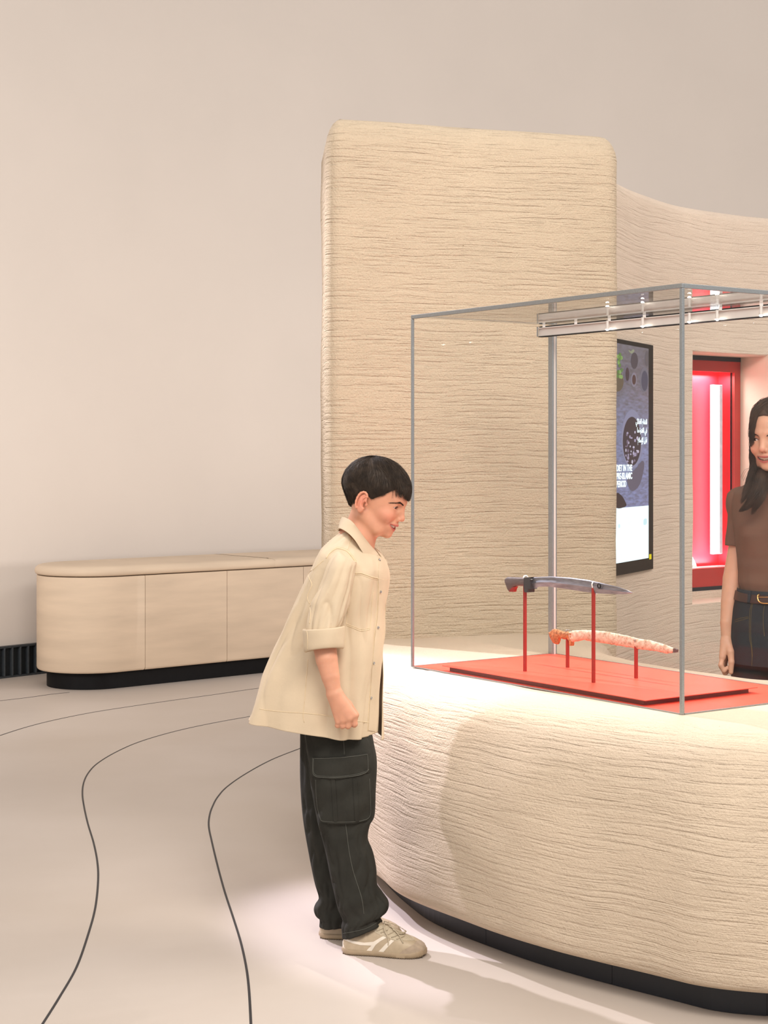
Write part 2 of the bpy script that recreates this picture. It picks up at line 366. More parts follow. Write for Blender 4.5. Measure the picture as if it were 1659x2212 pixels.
# ---------------- curved combed wall with the niche
path = cr([(0.80, 6.50), (0.86, 6.63), (0.947, 6.8), (1.17, 7.23), (1.42, 7.58), (1.84, 7.9), (2.4, 8.15), (3.2, 8.3), (4.2, 8.3)], 14)
i0 = int(np.argmin(np.linalg.norm(path-np.array([1.42, 7.58]), axis=1))); i1 = int(np.argmin(np.linalg.norm(path-np.array([1.84, 7.9]), axis=1)))
T = np.gradient(path, axis=0); pn = np.stack([-T[:, 1], T[:, 0]], 1); pn /= np.linalg.norm(pn, axis=1)[:, None]   # away from camera
NZ0, NZ1, WT = 0.716, 1.885, 2.547
zs = sorted(set(list(np.linspace(0, NZ0, 9))+list(np.linspace(NZ0, NZ1, 15))+list(np.linspace(NZ1, WT-0.05, 9))))
prof = [(z, 0.0) for z in zs]+[(WT-0.03, 0.004), (WT-0.012, 0.014), (WT-0.003, 0.03), (WT, 0.05), (WT, 0.25), (WT-0.03, 0.295), (0.0, 0.30)]
V = []
for p, n in zip(path, pn):
    for z, o in prof:
        w = noise.noise(Vector((p[0]*3, p[1]*3, z*3)))*0.006 if 0.02 < z else 0
        V.append((p[0]+n[0]*(o+w), p[1]+n[1]*(o+w), z))
m_ = len(prof); F = []; j0 = [abs(z-NZ0) < 1e-6 for z, _ in prof].index(True); j1 = [abs(z-NZ1) < 1e-6 for z, _ in prof].index(True)
for i in range(len(path)-1):
    for j in range(m_-1):
        if i0 <= i < i1 and (j0 <= j < j1 or j == m_-2): continue
        F.append((i*m_+j, (i+1)*m_+j, (i+1)*m_+j+1, i*m_+j+1))
# reveal of the niche, 0.30 deep through the wall
nd = np.array([-(path[i1]-path[i0])[1], (path[i1]-path[i0])[0]]); nd /= np.linalg.norm(nd)
loop = [i*m_+j0 for i in range(i0, i1+1)]+[i1*m_+j for j in range(j0+1, j1+1)]+[i*m_+j1 for i in range(i1-1, i0-1, -1)]+[i0*m_+j for j in range(j1-1, j0, -1)]
prev = loop; nf0 = len(F)
for dpt in (0.012, 0.10, 0.30):
    nb = len(V); cen = np.mean([V[k] for k in loop], axis=0)
    for k in loop:
        q = np.array(V[k]); s = 0.006 if dpt > 0.011 else 0
        dd = cen-q; dd[:2] = 0; q = q+np.r_[nd*dpt, 0]
        q[2] += np.sign(cen[2]-V[k][2])*s*(abs(abs(cen[2]-V[k][2])-(NZ1-NZ0)/2) < 0.02)
        V.append(tuple(q))
    cur = list(range(nb, nb+len(loop)))
    for a in range(len(loop)):
        b_ = (a+1) % len(loop); F.append((prev[a], prev[b_], cur[b_], cur[a]))
    prev = cur
M['reveal'] = simple('smooth_clay_reveal', (0.70, 0.58, 0.47, 1), .9, nscale=4, nvar=.04, bump=.001, bscale=30, spec=.1)
wr = mobj('wall_right', V, F, M['plaster_pink'], mats=[M['plaster_pink'], M['reveal']], midx=[0]*nf0+[1]*(len(F)-nf0)); tag(wr, kind='structure'); sharp(wr, 50)

# red lit showcase set in the niche
A2, B2 = path[i0], path[i1]; ch = (B2-A2)/np.linalg.norm(B2-A2); wdt = np.linalg.norm(B2-A2)
def NP(u, dep, z): q = A2+ch*u+nd*dep; return np.array([q[0], q[1], z])
ax3 = [np.r_[ch, 0], np.r_[nd, 0], [0, 0, 1]]
def nbox(u0, u1, d0, d1, z0, z1, bev=0.0): return box(NP((u0+u1)/2, (d0+d1)/2, (z0+z1)/2), (u1-u0, d1-d0, z1-z0), ax3, bev)
sh = empty('wall_showcase', tuple(NP(wdt/2, 0.16, NZ0)), 'lit red showcase recessed in the curved plaster wall behind the woman', 'showcase')
Zt, Zb = NZ1-0.006, NZ0+0.006; e0, e1 = 0.004, wdt-0.004
def part(name, geo, mat, parent, smooth=False): V, F = geo; o = mobj(name, V, F, mat, parent, smooth); return o
part('dark_trim', nbox(e0, e1, 0.164, 0.175, Zt-0.022, Zt), M['bluebase'], sh)
part('dark_trim', nbox(e0, e1, 0.164, 0.175, Zb+0.035, Zb+0.053), M['bluebase'], sh)
part('sill', nbox(e0, e1, 0.160, 0.30, Zb, Zb+0.035), M['plaster_pink'], sh)
ft, fb = Zt-0.022, Zb+0.053
part('frame', join([nbox(e0, e1, 0.166, 0.185, ft-0.052, ft), nbox(e0, e1, 0.166, 0.185, fb, fb+0.088),
                    nbox(e0, e0+0.045, 0.166, 0.185, fb+.088, ft-.052), nbox(e1-0.042, e1, 0.166, 0.185, fb+.088, ft-.052)]), M['red_f'], sh)
part('gasket', nbox(e1-0.046, e1-0.042, 0.184, 0.19, fb+.088, ft-.052), M['black'], sh)
zi0, zi1 = fb+0.088, ft-0.052
part('lining', join([nbox(e0, e1, 0.27, 0.28, fb, ft), nbox(e0, e0+.01, 0.1865, 0.27, fb, ft), nbox(e1-.04, e1-.03, 0.1865, 0.27, fb, ft),
                     nbox(e0, e1, .1865, .27, fb+.075, fb+.085), nbox(e0, e1, .1865, .27, ft-.04, ft-.03)]), M['red_i'], sh)
part('light_strip', nbox(0.372, 0.418, 0.205, 0.225, 0.925, 1.745, 0.002), emit('strip_glow', (1, 0.97, 1.0, 1), 4.0), sh)
part('light_housing', nbox(0.4185, 0.440, 0.205, 0.245, 0.925, 1.745, 0.002), simple('strip_side', (0.72, 0.66, 0.74, 1), 0.5), sh)
part('glass_pane', nbox(e0+.02, e1-.042, 0.186, 0.190, zi0, zi1), M['glass'], sh)
q = [NP(0.16, 0.22, fb+.0915), NP(0.275, 0.22, fb+.0915), NP(0.222, 0.22, fb+.175)]; q2 = [x+np.r_[nd*0.006, 0] for x in q]
mobj('label_stand', q+q2, [(0, 1, 2), (5, 4, 3), (0, 3, 4, 1), (1, 4, 5, 2), (2, 5, 3, 0)], M['white'], sh, smooth=False)
part('shelf_strip', nbox(e0, e1-.042, .192, .25, fb+.085, fb+.091), M['white'], sh)
light('showcase_lamp', 'AREA', tuple(NP(0.24, 0.225, zi1-.012)), tuple(NP(0.24, 0.235, zi0)), 2.4, (1, 0.95, 0.95), shape='RECTANGLE', size=0.4, size_y=0.05)
light('showcase_lamp', 'AREA', tuple(NP(0.24, 0.225, zi0+.014)), tuple(NP(0.24, 0.235, zi1)), 1.6, (1, 0.95, 0.95), shape='RECTANGLE', size=0.4, size_y=0.05)

# ---------------- screen on the curved wall
sA, sB = np.array([0.947, 6.8]), np.array([1.17, 7.23]); sd = (sB-sA)/np.linalg.norm(sB-sA); sn = np.array([sd[1], -sd[0]])
SL = np.linalg.norm(sB-sA)
def SPt(u, o, z): q = sA+sd*u+sn*o; return np.array([q[0], q[1], z])
def sbox(u0, u1, o0, o1, z0, z1, bev=0): return box(SPt((u0+u1)/2, (o0+o1)/2, (z0+z1)/2), (u1-u0, abs(o1-o0), z1-z0), [np.r_[sd, 0], np.r_[sn, 0], [0, 0, 1]], bev)
scr = empty('display_screen', tuple(SPt(0.2, 0, 0.92)), 'tall portrait screen showing bowls of food and white captions, on the curved plaster wall', 'screen')
u0s, u1s = -0.05, SL
part('housing', sbox(u0s, u1s, -0.05, 0.012, 0.905, 1.885, 0.002), M['black'], scr)
def sray(px, py, o=0.0):
    d = np.array([(px-CX)/FPX, 1, -(py-CY)/FPX]); base = SPt(0, o, 0); n3_ = np.r_[sn, 0]
    t = (base-np.array([0, 0, H])).dot(n3_)/d.dot(n3_); q = np.array([0, 0, H])+d*t
    return (q[:2]-sA).dot(sd), q[2]
def ct(x, y): return (1310+x/4.255, 730+y/4.255)
pu1 = sray(1394.6, 900)[0]
ms, ts, bs = nt('screen_picture'); bs.inputs['Base Color'].default_value = (0.01, .01, .01, 1); bs.inputs['Roughness'].default_value = 0.25
_mp = mapping(ts, (6, 6, 34)); _n = N(ts, 'ShaderNodeTexNoise', Scale=3.0, Detail=6.0, Roughness=0.65); ts.links.new(_mp.outputs[0], _n.inputs['Vector'])
_r = ramp(ts, _n.outputs['Fac'], [(0.3, rgb(62, 70, 92)), (0.7, rgb(116, 130, 170))])
_tc = N(ts, 'ShaderNodeTexCoord'); _sx = N(ts, 'ShaderNodeSeparateXYZ'); ts.links.new(_tc.outputs['Object'], _sx.inputs[0])
_r2 = ramp(ts, _sx.outputs[2], [(0.0, (1.25, 1.3, 1.5, 1)), (0.30, (1, 1, 1.15, 1)), (0.55, (1.0, 1.0, 1.08, 1)), (0.80, (0.62, 0.50, 0.42, 1))])
_mx = N(ts, 'ShaderNodeMix', data_type='RGBA', blend_type='MULTIPLY'); _mx.inputs[0].default_value = 1
ts.links.new(_r.outputs[0], _mx.inputs[6]); ts.links.new(_r2.outputs[0], _mx.inputs[7]); ts.links.new(_mx.outputs[2], bs.inputs['Emission Color']); bs.inputs['Emission Strength'].default_value = 0.9
zsp = 1.185
part('picture', sbox(u0s+.02, pu1, 0.012, 0.0135, zsp, 1.866), ms, scr)
part('text_panel', sbox(u0s+.02, pu1, 0.012, 0.0136, 0.957, zsp), emit('panel_glow', (0.80, 0.97, 1.0, 1), 1.05), scr)
part('yellow_sticker', sbox(*(lambda a: (a-0.012, a+0.012))(sray(1398.5, 1205)[0]), 0.012, 0.0145, 0.95, 0.972), emit('sticker_glow', (0.8, 0.65, 0.0, 1), 0.8), scr)  # sticker glows by emission, its brightness put into the material
def disc(name, pts, mat, o=0.0142, par=scr, th=0.0004):
    P = cr([sray(*ct(a, b)) for a, b in pts], 6, True); n = len(P)
    P[:, 0] = np.minimum(P[:, 0], pu1-0.001)
    V = [SPt(a, o, z) for a, z in P]+[SPt(a, 0.0136, z) for a, z in P]
    F = [tuple(range(n)), tuple(range(n, 2*n))[::-1]]+[(i, i+n, (i+1) % n+n, (i+1) % n) for i in range(n)]
    return mobj(name, V, F, mat, par, smooth=False)
E = lambda r, g, b, s=1.0: emit('screen_colour', rgb(r, g, b), s)
def ov(cx, cy, rx, ry, n=12): return [(cx+rx*math.cos(2*PI*k/n), cy+ry*math.sin(2*PI*k/n)) for k in range(n)]
disc('pictured_bowl_rim', ov(208, 930, 100, 270), E(126, 124, 148), 0.0140)
disc('pictured_bowl', ov(205, 950, 84, 225), E(58, 44, 50), 0.0144)
fl3 = [E(150, 140, 165), E(110, 95, 115), E(178, 170, 190)]
for k in range(34):
    a = random.uniform(0, 2*PI); q = random.random()**.5
    disc('pictured_flake', ov(205+70*q*math.cos(a), 1010+170*q*math.sin(a), random.uniform(5, 10), random.uniform(7, 20), 5), fl3[k % 3], 0.0148)
disc('pictured_pot', [(165, 1290), (180, 1380), (220, 1405), (280, 1340), (318, 1180), (300, 1130), (240, 1200)], E(92, 84, 98), 0.0141)
disc('pictured_cup', ov(320, 385, 40, 115), E(104, 98, 108), 0.0141); disc('pictured_cup', ov(322, 395, 30, 92), E(72, 68, 84), 0.0145)
disc('pictured_cup', ov(345, 190, 20, 70), E(88, 80, 84), 0.0141)
disc('pictured_fig', ov(160, 330, 26, 82), E(98, 88, 102), 0.0141); disc('pictured_fig', ov(162, 335, 17, 62), E(62, 46, 50), 0.0145)
disc('pictured_fig', ov(224, 385, 27, 66), E(120, 112, 124), 0.0141); disc('pictured_fig', ov(224, 385, 17, 45), E(76, 50, 48), 0.0145)
disc('pictured_fig', ov(228, 210, 32, 75), E(70, 60, 66), 0.0141)
disc('pictured_basket', ov(70, 400, 58, 95), E(92, 78, 62), 0.0141)
gm = E(122, 150, 84); gm2 = E(84, 112, 56)
for k in range(16):
    disc('pictured_grape', ov(random.uniform(72, 116), random.uniform(150, 360), 11, 19, 8), gm if k % 2 else gm2, 0.0145)
disc('pictured_bowl', [(64, 1430), (110, 1450), (140, 1500), (150, 1545), (64, 1560)], E(52, 36, 36), 0.0144)
disc('pictured_sprig', [(175, 110), (195, 122), (215, 105), (228, 120), (205, 145), (180, 128)], E(130, 132, 110), 0.0142)
disc('icon', [(315, 1670), (340, 1662), (340, 1708), (315, 1716)], E(186, 214, 220, 1.1), 0.0142); disc('icon', ov(88, 1728, 9, 18, 8), E(196, 220, 226, 1.1), 0.0142)
M['cap'] = emit('caption_white', (0.85, 0.97, 1.0, 1), 1.15)
def textmesh(name, s, u, z, size, mat, align='LEFT', squeeze=1.0, font=None, bold=0.0):
    c = bpy.data.curves.new(name, 'FONT'); c.body = s; c.size = size; c.align_x = align; c.extrude = 0.0002; c.offset = bold
    if font: c.font = font
    o = bpy.data.objects.new(name, c); COL.objects.link(o); bpy.context.view_layer.update()
    me = bpy.data.meshes.new_from_object(o.evaluated_get(bpy.context.evaluated_depsgraph_get())); bpy.data.objects.remove(o)
    V = np.array([v.co[:] for v in me.vertices]); F = [tuple(p.vertices) for p in me.polygons]
    W3 = np.array([SPt(u+v[0]*squeeze, 0.0156+v[2], z+v[1]) for v in V]) if len(V) else V
    bpy.data.meshes.remove(me)
    return mobj(name, W3, F, mat, scr, smooth=False) if len(V) else None
for s, yy in (('DIET IN THE', 1224), ('PRE-ISLAMIC', 1298), ('PERIOD', 1371)):
    u, z = sray(*ct(70, yy)); textmesh('caption', s, u-0.017, z, 0.037, M['cap'], 'LEFT', 0.98, bold=0.0012)
try: AF = bpy.data.fonts.load(bpy.utils.system_resource('DATAFILES')+'/fonts/NotoSansArabic-VariableFont_wdth,wght.woff2')
except Exception: AF = None
# Arabic presentation forms in visual order (right-to-left words written left-to-right)
def vis(s): return s[::-1]
a1 = '\ufe8d\ufedf\ufee8\ufec8\ufe8e\ufee1 \ufe8d\ufedf\ufed0\ufeac\ufe8d\ufe8b\ufef2'
a2 = '\ufed3\ufef2 \ufe8d\ufedf\ufed4\ufe98\ufeae\ufe93 \ufee3\ufe8e'
a3 = '\ufed7\ufe92\ufede \ufe8d\ufef9\ufeb3\ufefc\ufee1'
for s, yy in ((a1, 793), (a2, 872), (a3, 960)):
    u, z = sray(*ct(342, yy)); textmesh('arabic_caption', vis(s), u, z, 0.05, M['cap'], 'RIGHT', 0.95, AF, bold=0.0010)

# ---------------- pale stone counter by the wall
ce = np.array([0.762, 0.647]); cn = np.array([-0.647, 0.762]); cq = np.array([-1.70, 9.78]); CR, S0, S1 = 0.33, 0.151, 3.3
def stad(r_in=0.0, s_end=S1, s_start=None):
    r = CR-r_in; c = cq+ce*S0+cn*CR; pts = []
    for a in np.linspace(-PI/2, -3*PI/2, 41): pts.append(c+r*(math.cos(a)*ce+math.sin(a)*cn))
    pts.append(cq+ce*s_end+cn*(2*CR-r_in)); pts.append(cq+ce*s_end+cn*r_in); return np.array(pts)
cnt = empty('stone_counter', (*(cq+ce*1.5+cn*CR), 0), 'long pale stone counter with rounded end standing by the back wall', 'counter')
V, F = prism(resample(stad(0.06), 260, True), [(0, 0), (0.118, 0)]); o = mobj('base', V, F, M['black'], cnt); recalc(o); sharp(o)
def pathpt(s, inset):
    """arclength along the visible outer face, s<S0 goes round the rounded end"""
    if s >= S0: return cq+ce*s+cn*inset
    c = cq+ce*S0+cn*CR; a = -PI/2-(S0-s)/CR; r = CR-inset
    return c+r*(math.cos(a)*ce+math.sin(a)*cn)
bounds = [(S0-PI*CR, S0-PI*CR*0.5+0.10), (S0-PI*CR*0.5+0.10, 0.33), (0.33, 0.934), (0.934, 1.54), (1.54, 2.14), (2.14, 2.74), (2.74, S1)]
bounds = [(S0-PI*CR, 0.33)]+bounds[2:]
for a, b_ in bounds:
    ss = np.linspace(a+0.0015, b_-0.0015, 40 if a < S0 else 6)
    out = [pathpt(s, 0) for s in ss]+[pathpt(s, 0.03) for s in ss[::-1]]
    V, F = prism(np.array(out), [(0.104, -0.009), (0.108, -0.004), (0.118, 0.0), (0.672, 0.0), (0.676, -0.003)])
    o = mobj('stone_panel', V, F, M['stone'], cnt); recalc(o); sharp(o, 35)
ss = np.linspace(S0-PI*CR, S1, 60)
V, F = prism(resample(stad(0.031), 200, True), [(0.105, 0), (0.675, 0)]); o = mobj('core', V, F, M['stone'], cnt); recalc(o); sharp(o)
capp = [(0.681, -0.006), (0.684, 0.004), (0.692, 0.010), (0.706, 0.012), (0.720, 0.008), (0.732, -0.004), (0.738, -0.018), (0.741, -0.04)]
J = 1.31
P1 = resample(stad(0.0, J-0.0015), 180, True)
P2_ = np.array([cq+ce*(J+0.0015)+cn*x for x in np.linspace(0, 2*CR, 14)]+[cq+ce*s+cn*2*CR for s in np.linspace(J+.05, S1, 20)]+[cq+ce*s for s in np.linspace(S1, J+.05, 20)])
for P in (P1, P2_):
    V, F = prism(P, capp); o = mobj('stone_cap', V, F, M['stone'], cnt); recalc(o); sharp(o, 50)

# ---------------- the big display table
tbl_out = [(.936, 4.02), (.79, 4.067), (.684, 4.154), (.458, 4.362), (.276, 4.568), (.076, 4.861), (-.024, 5.12), (-.10, 5.42), (-.14, 5.75), (-.12, 6.12), (.2, 6.35), (.6, 6.4), (.84, 6.2), (.842, 5.88), (.862, 5.64),
           (.985, 5.36), (1.19, 5.13), (1.45, 5.0), (1.72, 4.86), (1.86, 4.60), (1.80, 4.28), (1.52, 4.06), (1.2, 3.99)]
TO = resample(cr(tbl_out, 10, True), 420, True)
tbl = empty('display_table', (0.9, 4.9, 0), 'large rounded table of combed beige plaster carrying the glass case, boy leaning at its edge', 'table')
prof = [(0.085, -0.05), (0.086, -0.012), (0.10, 0.0)]+[(z, 0.022*math.sin(PI*(z-.1)/.56)) for z in np.linspace(0.13, 0.56, 12)]+[
    (0.60, 0.002), (0.64, -0.006), (0.668, -0.020), (0.690, -0.040), (0.706, -0.065), (0.717, -0.095), (0.7225, -0.13), (0.7235, -0.17)]
V, F = prism(TO, prof, 0.010, 8.1)
top = V[:, 2] > 0.7225; V[top, 2] = np.minimum(V[top, 2], 0.7238)
tb = mobj('plaster_body', V, F, M['plaster_table'], tbl); recalc(tb); sharp(tb, 60)
P = resample(TO, 200, True); Nn = normals2(P)
V, F = prism(P-Nn*0.105, [(0, 0), (0.09, 0)]); o = mobj('plinth_core', V, F, M['bluebase'], tbl); recalc(o); sharp(o)
seg = 14
for k in range(seg):
    idx = [(k*len(P)//seg+i) % len(P) for i in range(len(P)//seg+1)]
    q = P[idx]-Nn[idx]*0.1; q_in = P[idx]-Nn[idx]*0.104
    q[0] += (q[1]-q[0])*0.02; q[-1] += (q[-2]-q[-1])*0.02
    R = [[np.r_[a, 0.001], np.r_[a, 0.088], np.r_[b_, 0.088], np.r_[b_, 0.001]] for a, b_ in zip(q, q_in)]
    V, F = loft(R); o = mobj('plinth_panel', V, F, M['bluebase'], tbl, smooth=False); recalc(o)

# ---------------- glass case
TZ, CT = 0.7245, 1.851
A = np.array([0.086, 5.28]); uu = np.array([0.691, -0.98]); LU = 1.20; uu /= np.linalg.norm(uu); vv = np.array([-uu[1], uu[0]]); LV = 0.60
def CP(u, v, z): q = A+uu*u+vv*v; return np.array([q[0], q[1], z])
cax = [np.r_[uu, 0], np.r_[vv, 0], [0, 0, 1]]
def cbox(u0, u1, v0, v1, z0, z1, bev=0): return box(CP((u0+u1)/2, (v0+v1)/2, (z0+z1)/2), (u1-u0, v1-v0, z1-z0), cax, bev)
gc = empty('glass_case', tuple(CP(LU/2, LV/2, TZ)), 'frameless-looking glass display case with thin grey metal edges on the plaster table', 'display case')
pt_ = 0.009
for (a, b_, w) in ((0, 0, .008), (LU, 0, .0098), (0, LV, 0.021), (LU, LV, 0.021)):
    us, vs_ = (1 if a == 0 else -1), (1 if b_ == 0 else -1)
    o = part('corner_post', cbox(min(a, a+us*w), max(a, a+us*w), min(b_, b_+vs_*w), max(b_, b_+vs_*w), TZ, CT-0.0125, 0.001), M['steel'], gc)
    if w > .02:
        part('post_cover', cbox(*(sorted((a+us*w, a+us*(w+0.001)))), *(sorted((b_+vs_*.006, b_+vs_*.014))), TZ, CT-0.0125), M['steel_l'], gc)
for g in (cbox(0, LU, 0, pt_, CT-0.012, CT, .001), cbox(LU-pt_, LU, pt_, LV, CT-0.012, CT, .001), cbox(0, LU-pt_, LV-pt_, LV, CT-.005, CT, 0), cbox(0, .006, pt_, LV-pt_, CT-.004, CT, 0)):
    part('top_rail', g, M['steel'], gc)
for g in (cbox(0.009, LU-.01, 0, .004, TZ, TZ+.003), cbox(LU-.004, LU, .011, LV-.022, TZ, TZ+.003), cbox(0.022, LU-.022, LV-.004, LV, TZ, TZ+.003), cbox(0, .004, .009, LV-.022, TZ, TZ+.003)):
    part('bottom_channel', g, M['steel'], gc)
part('top_pane', cbox(.006, LU-pt_, pt_, LV-pt_, CT-.008, CT-.002), M['glass'], gc)
for g in (cbox(.009, LU-.010, .001, .004, TZ+.003, CT-.012), cbox(LU-.004, LU-.001, .011, LV-.022, TZ+.003, CT-.012), cbox(.022, LU-.022, LV-.004, LV-.001, TZ+.003, CT-.006), cbox(.001, .004, .009, LV-.022, TZ+.003, CT-.006)):
    part('side_pane', g, M['glass'], gc)
part('floor_panel', cbox(.0045, LU-.0045, .0045, LV-.0045, TZ-.0002, TZ+.002), M['red'], gc)
# light bar along the back top edge with small spotlights
bar = empty('light_bar', tuple(CP(LU/2, .54, CT-.045)), 'pale metal lighting bar with small lit spotlights under the glass lid', 'light fixture')
bv = 0.536
part('bar_body', cbox(.0, .002+LU-.03, bv, bv+.018, CT-.046, CT-.016, .0015), M['steel_l'], bar)
part('bar_lip', cbox(.0, LU-.03, bv-.006, bv-.0002, CT-.020, CT-.017, 0), M['steel_l'], bar)
part('bar_shadow_gap', cbox(.0, LU-.03, bv+.003, bv+.018, CT-.0158, CT-.012, 0), M['black'], bar)
part('bar_underside', cbox(.0, LU-.03, bv-.001, bv+.018, CT-.0485, CT-.0462, 0), M['black'], bar)
part('end_cap', cbox(-.0001+.0, .006, bv-.008, bv-.0062, CT-.047, CT-.014, 0), M['steel'], bar)
for k in range(7): part('bracket', cbox(.03+.16*k, .042+.16*k, bv-.008, bv-.0063, CT-.018, CT-.0085, 0), M['clip'], bar)
BM = emit('bulb_glow', (1, 0.92, 0.80, 1), 60)
def onbar(px):
    r = (px-CX)/FPX; p0 = CP(0, bv-.014, 0); return (r*p0[1]-p0[0])/(uu[0]-r*uu[1])
for px in (1313, 1389, 1490, 1550, 1645):
    u = onbar(px)
    if u > LU-.05: continue
    c = CP(u, bv-.016, CT-.030)
    V, F = tube([c+[0, 0, .013], c+[0, 0, .004], c+[0, 0, -.004], c+[0, 0, -.014]], [.0045, .0045, .0055, .0062], 12); o = mobj('spot_housing', V, F, M['steel_l'], bar); sharp(o)
    V, F = tube([c+[0, 0, -.0135], c+[0, 0, -.0165], c+[0, 0, -.0185]], [.0056, .005, .002], 12); mobj('bulb', V, F, BM, o)
    light('spotlight_lamp', 'SPOT', tuple(c+[0, 0, -.022]), tuple(CP(u, .26, TZ)), 9.0, (1, .93, .86), spot_size=math.radians(95), spot_blend=.6, shadow_soft_size=.006)

# ---------------- red display board, rods, daggers
bd = empty('display_board', tuple(CP(.6, .235, TZ+.002)), 'low red board with undercut edge lying inside the glass case', 'display board')
PZ = TZ+.019
part('plinth', cbox(.168, 1.03, .028, .438, TZ+.002, PZ-.0025, 0), M['red_shade'], bd)
part('board_top', cbox(.150, 1.052, .012, .452, PZ-.0023, PZ, .0006), M['red'], bd)
def vplane(px, py, v):
    d = np.array([(px-CX)/FPX, 1, -(py-CY)/FPX]); n_ = np.r_[vv, 0]; b0 = CP(0, v, 0); t = (b0-[0, 0, H]).dot(n_)/d.dot(n_); q = np.array([0, 0, H])+d*t
    return (q[:2]-A).dot(uu), q[2]
for px, pt, v, lab in ((1134, 1254, .134, 'tall red rod nearest the dark dagger hilt'), (1282, 1268, .134, 'tall red rod under the ringed blade of the dark dagger'),
                       (1226, 1367, .300, 'short red rod under the hilt of the corroded dagger'), (1374, 1388, .300, 'short red rod under the blade of the corroded dagger')):
    u, z = vplane(px, pt, v)
    r = empty('support_rod', tuple(CP(u, v, PZ)), lab, 'stand', 'red rods holding up the two daggers')
    part('rod', cbox(u-.0042, u+.0042, v-.0042, v+.0042, PZ, z, .0006), M['rod'], r)
    zt = z+.012; 
    cl = cr([CP(u, v-.003, z-.002), CP(u, v-.006, z+.008), CP(u, v, z+(.014 if v < .2 else .009)), CP(u+.003, v+.008, z+(.010 if v < .2 else .006)), CP(u+.005, v+.009, z-.012), CP(u+.006, v+.004, z-.022)], 6)
    V, F = tube(cl, .0024 if v < .2 else .0012, 7); mobj('clip', V, F, M['clip'] if v < .2 else M['steel'], r)
C4 = lambda x, y: (1060+x/3.7705, 1220+y/3.7705)
def section(ptsT, ptsB, v, prof_fn, n=90, mid=None):
    T_ = np.array([vplane(*C4(*p), v) for p in ptsT]); B_ = np.array([vplane(*C4(*p), v) for p in ptsB])
    u0, u1 = max(T_[0, 0], B_[0, 0]), min(T_[-1, 0], B_[-1, 0]); us = np.linspace(u0, u1, n); rings = []
    for i, u in enumerate(us):
        zt, zb = np.interp(u, T_[:, 0], T_[:, 1]), np.interp(u, B_[:, 0], B_[:, 1]); rings.append([CP(u, v+a, z) for a, z in prof_fn(zt, zb, i/(n-1))])
    return loft(rings)
dk = empty('dagger', tuple(CP(.55, .134, 1.02)), 'dark steel curved dagger with wooden hilt held high on two tall red rods', 'dagger', 'daggers in the glass case')
mst, tst, bst = nt('forged_steel'); bst.inputs['Metallic'].default_value = 0.85; bst.inputs['Roughness'].default_value = 0.42
_mp = mapping(tst, (3, 3, 14)); _n = N(tst, 'ShaderNodeTexNoise', Scale=9.0, Detail=6.0); tst.links.new(_mp.outputs[0], _n.inputs['Vector']); _r = ramp(tst, _n.outputs['Fac'], [(0.3, (0.20, 0.20, 0.23, 1)), (0.7, (0.36, 0.37, 0.43, 1))]); tst.links.new(_r.outputs[0], bst.inputs['Base Color'])
def blade(zt, zb, s):
    th = .0055*(1-s)**.35+.0004; zr = zb+(zt-zb)*0.45
    return [(0, zt), (-th*.55, zt-(zt-zb)*.06), (-th*.5, zr+(zt-zr)*.35), (-th, zr), (0, zb), (th, zr), (th*.5, zr+(zt-zr)*.35), (th*.55, zt-(zt-zb)*.06)]
V, F = section([(345, 102), (420, 98), (500, 96), (650, 105), (800, 125), (900, 148), (1040, 180), (1110, 205), (1158, 228)],
               [(345, 190), (370, 190), (395, 178), (480, 178), (600, 195), (750, 218), (850, 231), (930, 237), (1085, 240), (1158, 230)], .134, blade)
o = mobj('blade', V, F, mst, dk); recalc(o); sharp(o, 25)
M['hilt'] = simple('dark_wood_hilt', rgb(92, 78, 76), 0.55, nscale=90, nvar=.15, bump=.0006, scale=(1, 1, 3))
def grip(zt, zb, s):
    zc, h = (zt+zb)/2, (zt-zb)/2; return [(.010*abs(math.cos(a))**.6*np.sign(math.cos(a)), zc+h*abs(math.sin(a))**.7*np.sign(math.sin(a))) for a in np.linspace(0, 2*PI, 16, endpoint=False)]
V, F = section([(133, 108), (145, 98), (270, 102), (320, 101)], [(133, 150), (150, 208), (160, 218), (175, 200), (200, 178), (225, 172), (320, 172)], .134, grip, 60)
o = mobj('hilt', V, F, M['hilt'], dk); recalc(o); sharp(o, 50)
def slab(poly, v, th, name, mat, par, off=0.0):
    P = [vplane(*C4(*p), v) for p in poly]; n = len(P)
    V = [CP(u, v+off-th/2, z) for u, z in P]+[CP(u, v+off+th/2, z) for u, z in P]
    F = [tuple(range(n)), tuple(range(n, 2*n))[::-1]]+[(i, i+n, (i+1) % n+n, (i+1) % n) for i in range(n)]
    o = mobj(name, V, F, mat, par, smooth=False); recalc(o); return o
slab([(296, 105), (352, 99), (347, 110), (355, 122), (345, 130), (350, 185), (352, 196), (332, 196), (330, 224), (300, 222), (294, 180)], .134, .026, 'guard', simple('black_guard', (.035, .032, .035, 1), .45), dk)
slab([(160, 219), (172, 200), (188, 182), (213, 177), (204, 192), (196, 220)], .134, .012, 'red_inlay', M['rod'], dk)
u_r, z_r = vplane(*C4(885, 172), .128)
a_ = np.linspace(0, 2*PI, 20); V, F = tube([CP(u_r+.0062*math.cos(t), .127, z_r+.0065*math.sin(t)) for t in a_], .0016, 6, False); mobj('blade_ring', V, F, M['black'], dk)
